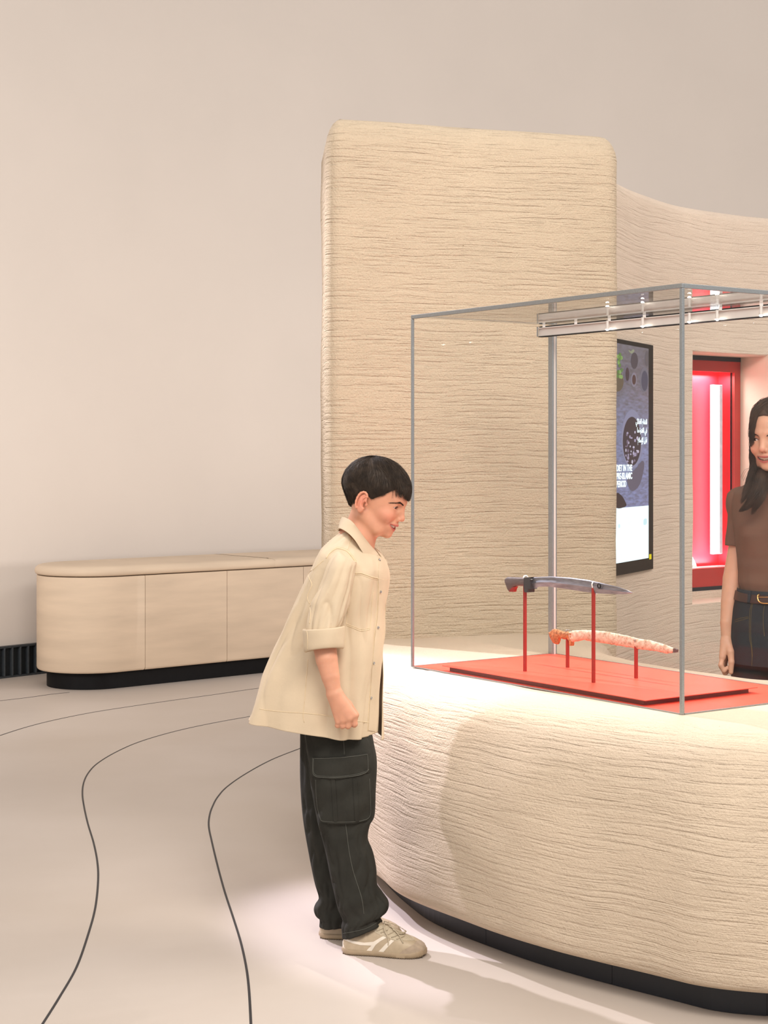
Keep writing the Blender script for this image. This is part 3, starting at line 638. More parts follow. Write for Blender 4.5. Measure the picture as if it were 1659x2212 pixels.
# corroded dagger
mc, tcn, bc = nt('corroded_bronze'); bc.inputs['Roughness'].default_value = 0.85
_mp = mapping(tcn, (1, 1, 1)); _n = N(tcn, 'ShaderNodeTexNoise', Scale=70.0, Detail=5.0, Roughness=.7); tcn.links.new(_mp.outputs[0], _n.inputs['Vector'])
_r = ramp(tcn, _n.outputs['Fac'], [(0.3, rgb(140, 104, 74)), (0.42, rgb(196, 170, 146)), (0.6, rgb(216, 198, 176)), (0.75, rgb(228, 208, 160))]); tcn.links.new(_r.outputs[0], bc.inputs['Base Color'])
_n2 = N(tcn, 'ShaderNodeTexNoise', Scale=260.0, Detail=4.0); tcn.links.new(_mp.outputs[0], _n2.inputs['Vector']); _b = N(tcn, 'ShaderNodeBump', Strength=.9, Distance=.0012); tcn.links.new(_n2.outputs['Fac'], _b.inputs['Height']); tcn.links.new(_b.outputs[0], bc.inputs['Normal'])
dc = empty('dagger', tuple(CP(.6, .30, .85)), 'pale corroded crusted dagger lying low on two short red rods', 'dagger', 'daggers in the glass case')
def crust(zt, zb, s):
    zc, h = (zt+zb)/2, (zt-zb)/2; t = .008*(1-.5*s); return [(t*np.sign(math.cos(a))*abs(math.cos(a))**.8, zc+h*math.sin(a)) for a in np.linspace(0, 2*PI, 22, endpoint=False)]
V, F = section([(640, 546), (680, 535), (760, 530), (850, 536), (950, 545), (1100, 575), (1200, 600), (1300, 615), (1380, 638), (1450, 660), (1480, 675), (1492, 684)],
               [(640, 600), (660, 632), (700, 625), (760, 612), (850, 628), (950, 642), (1050, 660), (1200, 685), (1330, 700), (1440, 722), (1475, 720), (1492, 714)], .30, crust, 170)
for i in range(len(V)):
    w = noise.noise(Vector(V[i]*110))*.0016+noise.noise(Vector(V[i]*260))*.0009; V[i] += np.r_[-vv*w, w]
o = mobj('blade', V, F, mc, dc); recalc(o)
V, F = section([(485, 545), (505, 526), (530, 520), (560, 532), (600, 545), (650, 545)], [(485, 560), (497, 610), (515, 640), (545, 652), (556, 640), (560, 603), (585, 604), (650, 608)], .30, lambda a, b, s: crust(a, b, 0), 60)
for i in range(len(V)):
    w = noise.noise(Vector(V[i]*90))*.0024+noise.noise(Vector(V[i]*240))*.0012; V[i] += np.r_[-vv*w, w]
mo = simple('rusty_hilt', rgb(176, 118, 74), .75, nscale=160, nvar=.22, bump=.0012, bscale=300)
o = mobj('hilt', V, F, mo, dc); recalc(o)
slab([(640, 560), (668, 556), (664, 600), (668, 640), (664, 660), (652, 656), (650, 620), (640, 606)], .30, .014, 'guard', mo, dc)
slab([(1486, 682), (1505, 680), (1522, 690), (1521, 712), (1500, 716), (1486, 712)], .30, .007, 'broken_tip', M['hilt'], dc)
# ================================================================== organic bodies: implicit surfaces polygonised into one continuous mesh
class Frame:
    def __init__(s, O, F, U, k):      # k metres per unit
        s.O = np.array(O, float); s.F = np.array(F, float); s.U = np.array(U, float); s.R = np.cross(s.F, s.U); s.k = k
        s.M = np.stack([s.F, s.R, s.U])
    def loc(s, P): return ((P-s.O.astype(np.float32)) @ s.M.T.astype(np.float32))/np.float32(s.k)
    def wor(s, p): return s.O+(np.atleast_2d(p) @ s.M)*s.k
WF = Frame((0, 0, 0), (1, 0, 0), (0, 0, 1), 1.0); WF.M = np.eye(3)
class Prim:
    def __init__(s, fn, c, R, fr, k=0.0, op='u'): s.fn, s.k, s.op, s.fr = fn, k, op, fr; s.c = fr.wor(c)[0].astype(np.float32); s.R = R*fr.k; s.ku = k*fr.k
def ell(c, r, k=0.0, op='u', fr=WF, rot=None):
    c_ = np.array(c, np.float32); r_ = np.array(r, np.float32); Rm = None if rot is None else np.array(rot.to_matrix(), np.float32)
    def f(p):
        q = p-c_
        if Rm is not None: q = q @ Rm
        k0 = np.linalg.norm(q/r_, axis=1); k1 = np.linalg.norm(q/(r_*r_), axis=1)+1e-9
        return k0*(k0-1)/k1
    return Prim(f, c, max(r)*1.05, fr, k, op)
def cap_(a, b, ra, rb, k=0.0, op='u', fr=WF, sq=None):
    a_ = np.array(a, np.float32); b_ = np.array(b, np.float32); ab = b_-a_; L2 = float(ab @ ab)+1e-12
    def f(p):
        q = p-a_; h = np.clip((q @ ab)/L2, 0, 1); return np.linalg.norm(q-h[:, None]*ab, axis=1)-(ra+(rb-ra)*h)
    return Prim(f, (np.array(a, float)+np.array(b, float))/2, float(np.linalg.norm(ab))/2+max(ra, rb), fr, k, op)
def chain(pts, rs, k, fr=WF, op='u', first_k=None):
    return [cap_(pts[i], pts[i+1], rs[i], rs[i+1], (first_k if i == 0 and first_k else k), op, fr) for i in range(len(pts)-1)]
def mirror(mk): return [mk(1), mk(-1)]
def evals(P, prims):
    d = np.full(len(P), 1e3, np.float32)
    for pr in prims:
        v = (pr.fn(pr.fr.loc(P) if pr.fr is not WF else P)*pr.fr.k).astype(np.float32); k = pr.ku
        if pr.op == 'u':
            if k > 0: h = np.maximum(k-np.abs(d-v), 0)/k; d = np.minimum(d, v)-h*h*k*0.25
            else: d = np.minimum(d, v)
        else:
            if k > 0: h = np.maximum(k-np.abs(d+v), 0)/k; d = np.maximum(d, -v)+h*h*k*0.25
            else: d = np.maximum(d, -v)
    return d
def polygonise(prims, h, B=8):
    lo = np.min([p.c-p.R-0.03 for p in prims if p.op == 'u'], axis=0); hi = np.max([p.c+p.R+0.03 for p in prims if p.op == 'u'], axis=0)
    nb = np.ceil((hi-lo)/(h*B)).astype(int); bs = h*B
    G = np.stack(np.meshgrid(*[np.arange(n) for n in nb], indexing='ij'), -1).reshape(-1, 3)
    cen = (lo+(G+0.5)*bs).astype(np.float32); dia = bs*0.87
    near = np.zeros(len(G), bool)
    for p in prims:
        if p.op == 'u': near |= np.linalg.norm(cen-p.c, axis=1) < p.R+dia+0.03
    G, cen = G[near], cen[near]; dc = evals(cen, prims); act = np.abs(dc) < dia*1.5+0.004; G, cen = G[act], cen[act]
    g = np.arange(B+1); loc = np.stack(np.meshgrid(g, g, g, indexing='ij'), -1).reshape(-1, 3); n1 = B+1
    ids_all, pos_all, ex = [], [], []; NB = nb*B+2; NBt = (int(NB[0]), int(NB[1]), int(NB[2]))
    def gid(I): return (I[:, 0].astype(np.int64)*NBt[1]+I[:, 1])*NBt[2]+I[:, 2]
    corner = np.stack(np.meshgrid([0, 1], [0, 1], [0, 1], indexing='ij'), -1).reshape(-1, 3)
    edges = [(a, b) for a in range(8) for b in range(a+1, 8) if np.abs(corner[a]-corner[b]).sum() == 1]
    # group the blocks by the coarse supercell, cull primitives per group
    sup = (G//4); key = (sup[:, 0]*1000+sup[:, 1])*1000+sup[:, 2]
    for kx in np.unique(key):
        sel = key == kx; Gs = G[sel]; c0 = cen[sel].mean(0); rad = np.linalg.norm(cen[sel]-c0, axis=1).max()+dia
        ps = [p for p in prims if np.linalg.norm(c0-p.c) < p.R+rad+p.ku+0.012+(0.02 if p.op == 'u' else 0)]
        if not ps: continue
        I = (Gs[:, None, :]*B+loc[None]).reshape(-1, 3); P = (lo+I*h).astype(np.float32)
        D = evals(P, ps).reshape(len(Gs), n1, n1, n1); S = D < 0
        cs = [S[:, a:a+B, b:b+B, c:c+B] for a, b, c in corner]; cnt = np.sum(cs, axis=0); m = (cnt > 0) & (cnt < 8)
        bi, x, y, z = np.nonzero(m)
        if len(bi) == 0: continue
        vals = np.stack([D[bi, x+a, y+b, z+c] for a, b, c in corner], 1); acc = np.zeros((len(bi), 3)); n_ = np.zeros(len(bi))
        for a, b in edges:
            va, vb = vals[:, a], vals[:, b]; q = (va < 0) != (vb < 0); t = np.where(q, va/(va-vb+1e-20), 0)
            acc += np.where(q[:, None], corner[a]+(corner[b]-corner[a])*t[:, None], 0); n_ += q
        C = Gs[bi]*B+np.stack([x, y, z], 1); pos_all.append(lo+(C+acc/n_[:, None])*h); ids_all.append(gid(C))
        for ax_, ci in ((0, 4), (1, 2), (2, 1)):
            s0, s1 = vals[:, 0] < 0, vals[:, ci] < 0; q = s0 != s1; ex.append((np.full(q.sum(), ax_), C[q], s0[q]))
    ids = np.concatenate(ids_all); pos = np.concatenate(pos_all); o = np.argsort(ids); ids, pos = ids[o], pos[o]
    F = []
    for ax_, C, s in ex:
        if len(C) == 0: continue
        a = ax_[0]; b, c = (a+1) % 3, (a+2) % 3; eb = np.zeros(3, int); eb[b] = 1; ec = np.zeros(3, int); ec[c] = 1
        q = [np.searchsorted(ids, gid(C-k)) for k in (eb*0, eb, eb+ec, ec)]; q = [np.clip(k, 0, len(ids)-1) for k in q]
        ok = np.all([ids[k] == gid(C-e) for k, e in zip(q, (eb*0, eb, eb+ec, ec))], axis=0); Q = np.stack(q, 1)[ok]; s = s[ok]
        Q[~s] = Q[~s][:, ::-1]; F.append(Q)
    F = np.concatenate(F)
    # keep the largest connected piece only: the body is one surface
    lab = np.arange(len(pos))
    for _ in range(400):
        mn = lab[F].min(1); new = lab.copy()
        for k in range(4): np.minimum.at(new, F[:, k], mn)
        new = new[new]
        if np.array_equal(new, lab): break
        lab = new
    u, c = np.unique(lab, return_counts=True); keep = lab == u[np.argmax(c)]; remap = np.cumsum(keep)-1
    F = remap[F[keep[F[:, 0]]]]; pos = pos[keep]
    for _ in range(1):
        s = np.zeros_like(pos); n_ = np.zeros(len(pos))
        for a in range(4):
            b = (a+1) % 4; np.add.at(s, F[:, a], pos[F[:, b]]); np.add.at(n_, F[:, a], 1); np.add.at(s, F[:, b], pos[F[:, a]]); np.add.at(n_, F[:, b], 1)
        pos = pos*0.5+s/n_[:, None]*0.5
    return pos, F

def skinmat(name, col, lip, blush):
    m, t, b = nt(name); L = t.links.new; b.inputs['Roughness'].default_value = 0.48; b.inputs['Specular IOR Level'].default_value = 0.4
    b.inputs['Subsurface Weight'].default_value = 0.22; b.inputs['Subsurface Radius'].default_value = (1.0, 0.35, 0.18); b.inputs['Subsurface Scale'].default_value = 0.007
    at = N(t, 'ShaderNodeAttribute'); at.attribute_name = 'tone'; sx = N(t, 'ShaderNodeSeparateColor'); L(at.outputs['Color'], sx.inputs[0])
    mp = mapping(t, (1, 1, 1)); nz = N(t, 'ShaderNodeTexNoise', Scale=35.0, Detail=4.0); L(mp.outputs[0], nz.inputs['Vector'])
    r = ramp(t, nz.outputs['Fac'], [(0.3, tuple(c*.93 for c in col[:3])+(1,)), (0.7, tuple(min(1, c*1.05) for c in col[:3])+(1,))])
    m1 = N(t, 'ShaderNodeMix', data_type='RGBA'); L(sx.outputs[1], m1.inputs[0]); L(r.outputs[0], m1.inputs[6]); m1.inputs[7].default_value = blush
    m2 = N(t, 'ShaderNodeMix', data_type='RGBA'); L(sx.outputs[0], m2.inputs[0]); L(m1.outputs[2], m2.inputs[6]); m2.inputs[7].default_value = lip
    m3 = N(t, 'ShaderNodeMix', data_type='RGBA'); L(sx.outputs[2], m3.inputs[0]); L(m2.outputs[2], m3.inputs[6]); m3.inputs[7].default_value = (0.05, 0.012, 0.01, 1)
    L(m3.outputs[2], b.inputs['Base Color'])
    n2 = N(t, 'ShaderNodeTexNoise', Scale=420.0, Detail=2.0); L(mp.outputs[0], n2.inputs['Vector']); bp = N(t, 'ShaderNodeBump', Strength=.25, Distance=.0004); L(n2.outputs['Fac'], bp.inputs['Height']); L(bp.outputs[0], b.inputs['Normal'])
    return m

def head_prims(fr, w=1.0, female=False):
    """units are millimetres in the head frame: forward, right, up"""
    P = []; A_ = P.append; s = w
    A_(ell((0, 0, 22), (95, 74*s, 79), 0, fr=fr))
    A_(ell((36, 0, -34), (56, 54*s, 66), 26, fr=fr))
    A_(ell((42, 0, -74), (42, 40*s, 31), 20, fr=fr))
    A_(ell((75, 0, -92), (13.5, 16, 12.5), 12, fr=fr))
    P.extend(mirror(lambda g: cap_((2, 50*g*s, -58), (48, 36*g*s, -88), 15, 12, 22, fr=fr)))
    P.extend(mirror(lambda g: cap_((88, 8*g, 9), (72, 40*g*s, 11), 6.5, 6, 14, fr=fr)))
    P.extend(mirror(lambda g: ell((98, 29*g, -8), (19, 17, 11), 10, 'd', fr=fr)))
    P.extend(mirror(lambda g: ell((71, 31*g, -9), (13.6, 14.2, 13.0), 7, fr=fr)))
    A_(cap_((89, 0, -2), (99, 0, -32), 5.0, 8.0, 13, fr=fr))
    A_(ell((100.5, 0, -37.5), (8.6, 9.2, 8.2), 5, fr=fr))
    P.extend(mirror(lambda g: ell((91, 10*g, -41.5), (9, 5.5, 6.2), 4, fr=fr)))
    A_(ell((62, 0, -63), (32, 29, 24), 12, fr=fr))
    P.extend(mirror(lambda g: ell((61, 39*g*s, -38), (21, 18, 18), 16, fr=fr)))
    # smile fold beside the nose and mouth
    P.extend(mirror(lambda g: cap_((92, 19*g, -42), (80, 34*g, -60), 1.6, 1.8, 9, 'd', fr=fr)))
    def arc(fc, uc, rr, fe, ue, n=6): return [(fc-(fc-fe)*abs(x)**1.7, rr*x, uc+(ue-uc)*abs(x)**1.6) for x in np.linspace(-1, 1, 2*n+1)]
    up = arc(94.5, -59.5, 29, 76, -59.5); P.extend(chain(up, list(np.interp(np.abs(np.linspace(-1, 1, 13)), [0, .5, 1], [3.7, 3.4, 1.8])), 3.0, fr))
    lo = arc(86.5, -76.5, 28, 75, -62.5); P.extend(chain(lo, list(np.interp(np.abs(np.linspace(-1, 1, 13)), [0, .5, 1], [4.4, 4.0, 1.8])), 3.0, fr))
    mo = arc(96, -68.5, 28.5, 81, -60.5); P.extend(chain(mo, list(np.interp(np.abs(np.linspace(-1, 1, 13)), [0, .5, 1], [4.6, 4.3, 1.6])), 1.2, fr, 'd'))
    mo2 = arc(88, -68.5, 28, 74, -60.8); P.extend(chain(mo2, list(np.interp(np.abs(np.linspace(-1, 1, 13)), [0, .5, 1], [5.4, 4.8, 1.8])), 1.0, fr, 'd'))
    P.extend(mirror(lambda g: ell((94.5, 5*g, -46.5), (4.2, 2.6, 3.0), 2, 'd', fr=fr)))
    # eye openings
    for g in (1, -1):
        for x in np.linspace(-1, 1, 7):
            P.append(cap_((83.5-4.5*abs(x)-3.4*x*1.0, (31+11.5*x)*g, -9.5-0.8*x*x+0.6*x), (98-4.5*abs(x)-3.4*x, (31+12.5*x)*g, -9.5-0.8*x*x+.6*x), 4.1-2.8*abs(x)**1.8, 4.6-2.8*abs(x)**1.8, 1.2, 'd', fr=fr))
    # ears
    from mathutils import Euler
    for g in (1, -1):
        rot = Euler((math.radians(6*g), math.radians(-12), math.radians(16*g)))
        P.append(ell((-8, 75*g*s, -24), (16, 5.0, 29), 3, fr=fr, rot=rot))
        P.append(ell((-3, 80.5*g*s, -15), (8.5, 3.6, 14), 2.5, 'd', fr=fr, rot=rot)); P.append(ell((2, 80*g*s, -28), (6.5, 7.5, 8.5), 2, 'd', fr=fr, rot=rot)); P.append(cap_((-9, 79.2*g*s, -34), (-6.5, 79*g*s, -12), 2.2, 2.0, 2, fr=fr)); P.append(cap_((-6.5, 79*g*s, -12), (0, 79*g*s, -5), 2.0, 1.6, 2, fr=fr))
        rim = [(-8+15.2*math.sin(a)*(1 if a > 0 else 1), (77.5+(2.2 if math.sin(a) < 0 else -1.0))*g*s, -22+27.5*math.cos(a)) for a in np.linspace(0.9, -2.5, 10)]
        P.extend(chain(rim, [3.0]*10, 2.0, fr)); P.append(ell((-4, 76*g*s, -47), (7.5, 4.4, 8.0), 4, fr=fr))
        P.append(ell((7, 74*g*s, -27), (3.5, 4, 6), 3, fr=fr))
    return P
def tones(o, fr, V):
    """lip, blush and mouth-cavity colour from position on the face"""
    L = (V-fr.O) @ fr.M.T/fr.k; n = len(V); col = np.zeros((n, 4), np.float32); col[:, 3] = 1
    x = np.abs(L[:, 1])/29
    def near(fc, uc, fe, ue, ru):
        u = uc+(ue-uc)*np.minimum(x, 1)**1.6; return np.clip(1.25-np.abs(L[:, 2]-u)/(ru*(1-.55*np.minimum(x, 1)**2)), 0, 1)*np.clip((1.08-x)/.14, 0, 1)*(L[:, 0] > 64)
    f_s = np.interp(np.minimum(x, 1)**1.7, [0, 1], [91, 78])
    col[:, 0] = np.maximum(near(94, -60, 73, -59.5, 4.6), near(87, -76, 71, -63.0, 5.2))*np.clip((L[:, 0]-(f_s-8))/4, 0, 1)
    col[:, 1] = np.clip(np.exp(-(((L[:, 0]-66)/26)**2+((np.abs(L[:, 1])-42)/20)**2+((L[:, 2]+38)/20)**2))*.75+np.exp(-(((L[:, 0]-104)/10)**2+(L[:, 1]/12)**2+((L[:, 2]+40)/9)**2))*.6
                        +np.exp(-(((L[:, 0]+8)/22)**2+((np.abs(L[:, 1])-80)/9)**2+((L[:, 2]+24)/32)**2))*.8, 0, 1)
    um = -68.5+8*np.minimum(x, 1)**1.6
    col[:, 2] = ((np.abs(L[:, 2]-um) < 6) & (L[:, 0] < f_s-9) & (L[:, 0] > 55) & (x < 1.1))*1.0
    at = o.data.attributes.new('tone', 'FLOAT_COLOR', 'POINT'); at.data.foreach_set('color', col.ravel())
def face_bits(fr, par, iris, brow, gaze, browpath=None):
    me = simple('eye_white', (0.80, 0.74, 0.70, 1), .12, nscale=200, nvar=.02); mi = simple('iris', iris, .08, nscale=400, nvar=.2); mp_ = simple('pupil', (.004, .003, .003, 1), .05)
    g = np.array(gaze, float); g /= np.linalg.norm(g)
    for s in (1, -1):
        c = np.array([71.5, 31*s, -9.5]); bm = bmesh.new(); bmesh.ops.create_uvsphere(bm, u_segments=32, v_segments=32, radius=11.9)
        q = Vector(g).to_track_quat('Z', 'Y'); V = np.array([list(q @ v.co) for v in bm.verts]); F = [tuple(v.index for v in f.verts) for f in bm.faces]; bm.free()
        dots = np.array([(V[list(f)].mean(0) @ g)/11.9 for f in F]); idx = np.where(dots > .965, 2, np.where(dots > .845, 1, 0))
        mobj('eye', fr.wor(V+c), F, me, par, mats=[me, mi, mp_], midx=idx)
        pts = [(83.5+1.2-5.0*abs(x)-3.4*x, (31+12.2*x)*s, -9.5+4.0-3.4*abs(x)**1.8+0.6*x) for x in np.linspace(-1, 1.08, 14)]
        V, F = tube(fr.wor(pts), np.interp(np.linspace(0, 1, 14), [0, .5, 1], [.5, 1.35, .8])*fr.k, 6); mobj('eyelashes', V, F, brow, par)
        # brow: short hairs
        st = []
        for i in range(230):
            x = random.random(); f0 = 93-29*x**1.4; r0 = 11+40*x; u0 = np.interp(x, [0, .2, .45, .75, 1], [2.5, 6.5, 9.5, 5.5, -.5])+random.uniform(-2.0, 2.0)*(1-.7*x)
            a = np.array([f0+.4, r0*s, u0]); b = a+np.array([-1.8-2*x, 4.0*s, 1.5-2.6*x]); st.append((a, b))
        st2 = []
        for a, b in st:
            m_ = (a+b)/2; out = np.array([1.0, 0.3*s+0.5*s*(abs(m_[1])/45), 0.1]); st2.append(tube(fr.wor([a, m_+out*.4, b]), np.array([.26, .30, .08])*fr.k, 3, False))
        V, F = join(st2); ob = mobj('eyebrow', V, F, brow, par); EYEB.append(ob)
    # teeth
    mt = simple('teeth', (0.80, 0.74, 0.62, 1), .25, nscale=100, nvar=.02); bits = []
    for i in range(-5, 6):
        x = i/5.4; w_ = 4.4 if abs(i) < 2 else 3.6; f0 = 86.5-11.5*abs(x)**1.8; r0 = 25.5*x; an = math.atan2(34*abs(x)**.8*np.sign(x), 24)
        V, F = box((0, 0, 0), (3.4, w_*1.10, 8.0), bev=.8); c, s_ = math.cos(an), math.sin(an); V = V @ np.array([[c, s_, 0], [-s_, c, 0], [0, 0, 1]])+np.array([f0, r0, -65.8+4.6*abs(x)]); bits.append((fr.wor(V), F))
    V, F = join(bits); mobj('teeth', V, F, mt, par, smooth=True)
EYEB = []
def snap(o, b, fr, off):
    """press the brow hairs onto the skin"""
    L = org(o.parent)
    for v in o.data.vertices:
        p = Vector(np.array(v.co)+L); h, n, _, d = b.find_nearest(p)
        if h is not None:
            q = np.array(h)+np.array(n)*off*(0.6+0.8*random.random()); v.co = Vector(q-L)
# ================================================================== the boy
BD = 4.72
boy = empty('person', (-0.05, 4.72, 0), 'boy in a beige overshirt and dark cargo trousers leaning towards the glass case', 'person')
yw, ph = math.radians(15), math.radians(20)
Fh = np.array([math.cos(ph)*math.cos(yw), -math.cos(ph)*math.sin(yw), -math.sin(ph)]); Uh = np.array([math.sin(ph)*math.cos(yw), -math.sin(ph)*math.sin(yw), math.cos(ph)])
HF = Frame(W(808, 1068, BD), Fh, Uh, 0.001)
Fb = np.array([math.cos(yw), -math.sin(yw), 0]); Rb = np.array([-math.sin(yw), -math.cos(yw), 0])
pr = head_prims(HF)
pr += [cap_(W(790, 1105, BD), W(768, 1172, BD), .040, .046, .02), cap_(W(768, 1172, BD), W(752, 1240, BD), .050, .085, .03)]
pr += [cap_(W(752, 1240, BD), W(742, 1380, BD), .085, .080, .03), cap_(W(742, 1380, BD), W(735, 1500, BD), .080, .095, .03)]
sh_n = W(752, 1222, BD)+Rb*.092; sh_f = W(752, 1222, BD)-Rb*.092
pr += [cap_(W(755, 1215, BD), sh_n, .046, .036, .03), cap_(W(755, 1215, BD), sh_f, .046, .036, .03)]
eln = W(698, 1378, 4.535)
pr += [cap_(sh_n, eln, .036, .034, .02)]
pr += chain([eln, W(706, 1425, 4.515), W(714, 1462, 4.505), W(722, 1496, 4.50)], [.0335, .0300, .0250, .0190], .002, first_k=.01)
def hand(pr, wr, kn, prox, mid, tip, rk, rf, thumb, k1=.010, k2=.0035):
    for i, (a, r) in enumerate(zip(kn, rk)): pr.append(cap_(wr[i], a, .0155, r, k1))
    for i in range(len(kn)):
        pr.extend([cap_(kn[i], prox[i], rf[i], rf[i]*.95, k2), cap_(prox[i], mid[i], rf[i]*.95, rf[i]*.88, k2), cap_(mid[i], tip[i], rf[i]*.88, rf[i]*.78, k2)])
    pr.extend(chain(thumb[0], thumb[1], .004, first_k=.010))
hd = 4.492
kn = [W(765, 1545, hd), W(754, 1551, hd-.004), W(742, 1555, hd), W(731, 1558, hd+.007)]
px_ = [W(766.5, 1564, hd+.004), W(752.5, 1568, hd+.001), W(740.5, 1568, hd+.005), W(729, 1567, hd+.011)]
md = [W(765, 1566, hd+.026), W(751.5, 1569, hd+.024), W(739.5, 1569, hd+.026), W(729, 1567, hd+.027)]
tp = [W(757, 1552, hd+.032), W(746, 1554, hd+.030), W(736, 1555, hd+.031), W(729, 1556, hd+.031)]
wrs = [W(728, 1500, 4.50), W(726, 1500, 4.498), W(722, 1500, 4.50), W(718, 1500, 4.503)]
hand(pr, wrs, kn, px_, md, tp, [.0105, .0105, .0100, .0095], [.0082, .0083, .0080, .0072],
     ([W(733, 1503, 4.508), W(752, 1522, 4.513), W(768, 1544, 4.520), W(766, 1560, 4.527)], [.012, .0115, .0090, .0075]))
sV, sF = polygonise(pr, 0.00165)
M['skin'] = skinmat('boy_skin', (0.65, 0.32, 0.205, 1), (0.50, 0.13, 0.11, 1), (0.68, 0.24, 0.16, 1))
skin = mobj('body', sV, sF, M['skin'], boy); tones(skin, HF, sV)
M['dhair'] = simple('dark_brown_hair', (0.040, 0.026, 0.017, 1), 0.6, nscale=60, nvar=.2, spec=.35)
face_bits(HF, boy, (0.05, 0.022, 0.010, 1), M['dhair'], (0.90, 0.20, -0.26))
bs_ = bvh(skin)
for e in EYEB: snap(e, bs_, HF, .0009)
EYEB.clear()

# ---- hair: scalp cap grown from a crown point to the hairline, with strands over it
def hairline(al):
    return np.interp(al, [0, 18, 30, 42, 54, 64, 72, 80, 88, 97, 104, 112, 120, 128, 150, 180], [40, 41, 45, 43, 30, 15, 4, -8, -2, 6, 4, -16, -42, -64, -72, -74])
EC, ER = np.array([0, 0, 22.]), np.array([95, 74, 79.])
def scalp(al, t, crown=(-0.42, -.10, 0.9)):
    """al azimuth degrees (0 front, + right), t 0 crown .. 1 hairline; unit-sphere slerp on the skull ellipsoid"""
    a = math.radians(al); uh = hairline(abs(al)); cu = (uh-EC[2])/ER[2]; cu = max(-.96, min(.99, cu)); s = math.sqrt(max(0, 1-min(cu, .99)**2))
    if cu < -.3: s = max(s, .0)
    d1 = np.array([math.cos(a)*s, math.sin(a)*s, cu]); d0 = np.array(crown)/np.linalg.norm(crown)
    om = math.acos(max(-1, min(1, d0 @ d1))); 
    d = d0 if om < 1e-4 else (math.sin((1-t)*om)*d0+math.sin(t*om)*d1)/math.sin(om); return d
def scalp_pt(al, t, th): 
    d = scalp(al, t); n = d/ER; n /= np.linalg.norm(n); p = EC+d*ER
    if p[2] < 0 and abs(al) > 95: p = p.copy(); k = min(1, -p[2]/74); p[0] = p[0]*(1-k)+(-60+0*k)*k if p[0] < -40 else p[0]; 
    return p+n*th, n
def thick(al, t):
    a = abs(al); base = np.interp(a, [0, 40, 70, 110, 150, 180], [9.5, 9.0, 6.5, 5.5, 10, 10.5]); edge = np.interp(a, [0, 35, 55, 100, 150, 180], [7.5, 5.0, 1.6, 1.0, 3.5, 3.5])
    return base+(edge-base)*max(0, (t-.55)/.45)**1.3
als = np.linspace(-180, 180, 97)[:-1]; ts = np.linspace(0.0, 1.0, 30); rings = []
for t in ts: rings.append([scalp_pt(al, max(t, .002), thick(al, t)*.72)[0] for al in als])
rings.append([scalp_pt(al, 1.0, -2.5)[0] for al in als])
V, F = loft([HF.wor(r) for r in rings], True, False); F.append(tuple(range(len(als)))); F.append(tuple(range(len(als)))[::-1])
hair = mobj('hair', V, F, M['dhair'], boy); recalc(hair)
st = []
for i in range(9500):
    al = random.uniform(-180, 180); t0 = max(.004, random.random()**.75*.97); a_ = abs(al)
    ln = np.interp(a_, [0, 50, 80, 180], [.30, .24, .13, .12])*random.uniform(.7, 1.25); t1 = t0+ln
    if t1 > 1.03 and a_ > 50: t1 = min(t1, 1.0+random.random()*.03)
    th0 = thick(al, t0)*random.uniform(.55, 1.0); sway = random.gauss(0, 3.0)+6*math.sin(al*.21+t0*9); pts = []
    for k in range(5):
        q = k/4; t = t0+(t1-t0)*q; lift = (random.uniform(.2, 1.0)*q*2.6 if a_ < 55 else q*1.3)
        p, n = scalp_pt(al+sway*q*t, max(.001, min(t, 1.12)), th0+lift*(2.2 if i % 9 == 0 and t < .6 else 1))
        if t > 1.0 and a_ <= 55: p = p+np.array([1.2, 0, -6.0])*(t-1)/.1*.5
        pts.append(p+np.array([random.gauss(0, .25)]*3))
    st.append(tube(HF.wor(pts), np.array([.34, .36, .30, .20, .05])*.001*random.uniform(.7, 1.15), 3, False))
# whorl at the crown
for i in range(420):
    al = random.uniform(-180, 180); q0 = random.uniform(.01, .07); q1 = random.uniform(.05, .16); bl = al+180 if al < 0 else al-180; dz = random.uniform(-1.2, .6)
    pts = [scalp_pt(bl, q0, 9.0+dz)[0], scalp_pt(al, .003, 9.6+dz)[0], scalp_pt(al+12, q1*.5, 9.6+dz)[0], scalp_pt(al+20, q1, 9.4+dz)[0]]
    st.append(tube(HF.wor(pts), np.array([.30, .45, .42, .1])*.001, 3, False))
# fringe falling over the forehead
for i in range(900):
    al = random.gauss(0, 15); al = max(-38, min(38, al)); p0, n0 = scalp_pt(al, random.uniform(.72, .98), random.uniform(4, 9)); dr = random.gauss(0, 2.5)
    L_ = np.interp(abs(al), [0, 18, 38], [25, 21, 4])*random.uniform(.5, 1.08); pts = []
    end = np.array([97.5+random.uniform(-1.5, 2.5)-abs(al)**2*.012, p0[1]*1.05+dr+2, 43-L_]); mid = np.array([97+random.uniform(-1, 3.5)-abs(al)**2*.010, p0[1]*1.03+dr*.5, 47+random.uniform(-3, 4)])
    for q in np.linspace(0, 1, 6): pts.append((1-q)**2*p0+2*q*(1-q)*mid+q*q*end)
    st.append(tube(HF.wor(pts), np.array([.45, .5, .5, .42, .3, .06])*.001, 3, False))
V, F = join(st); strands = mobj('hair_strands', V, F, M['dhair'], hair)

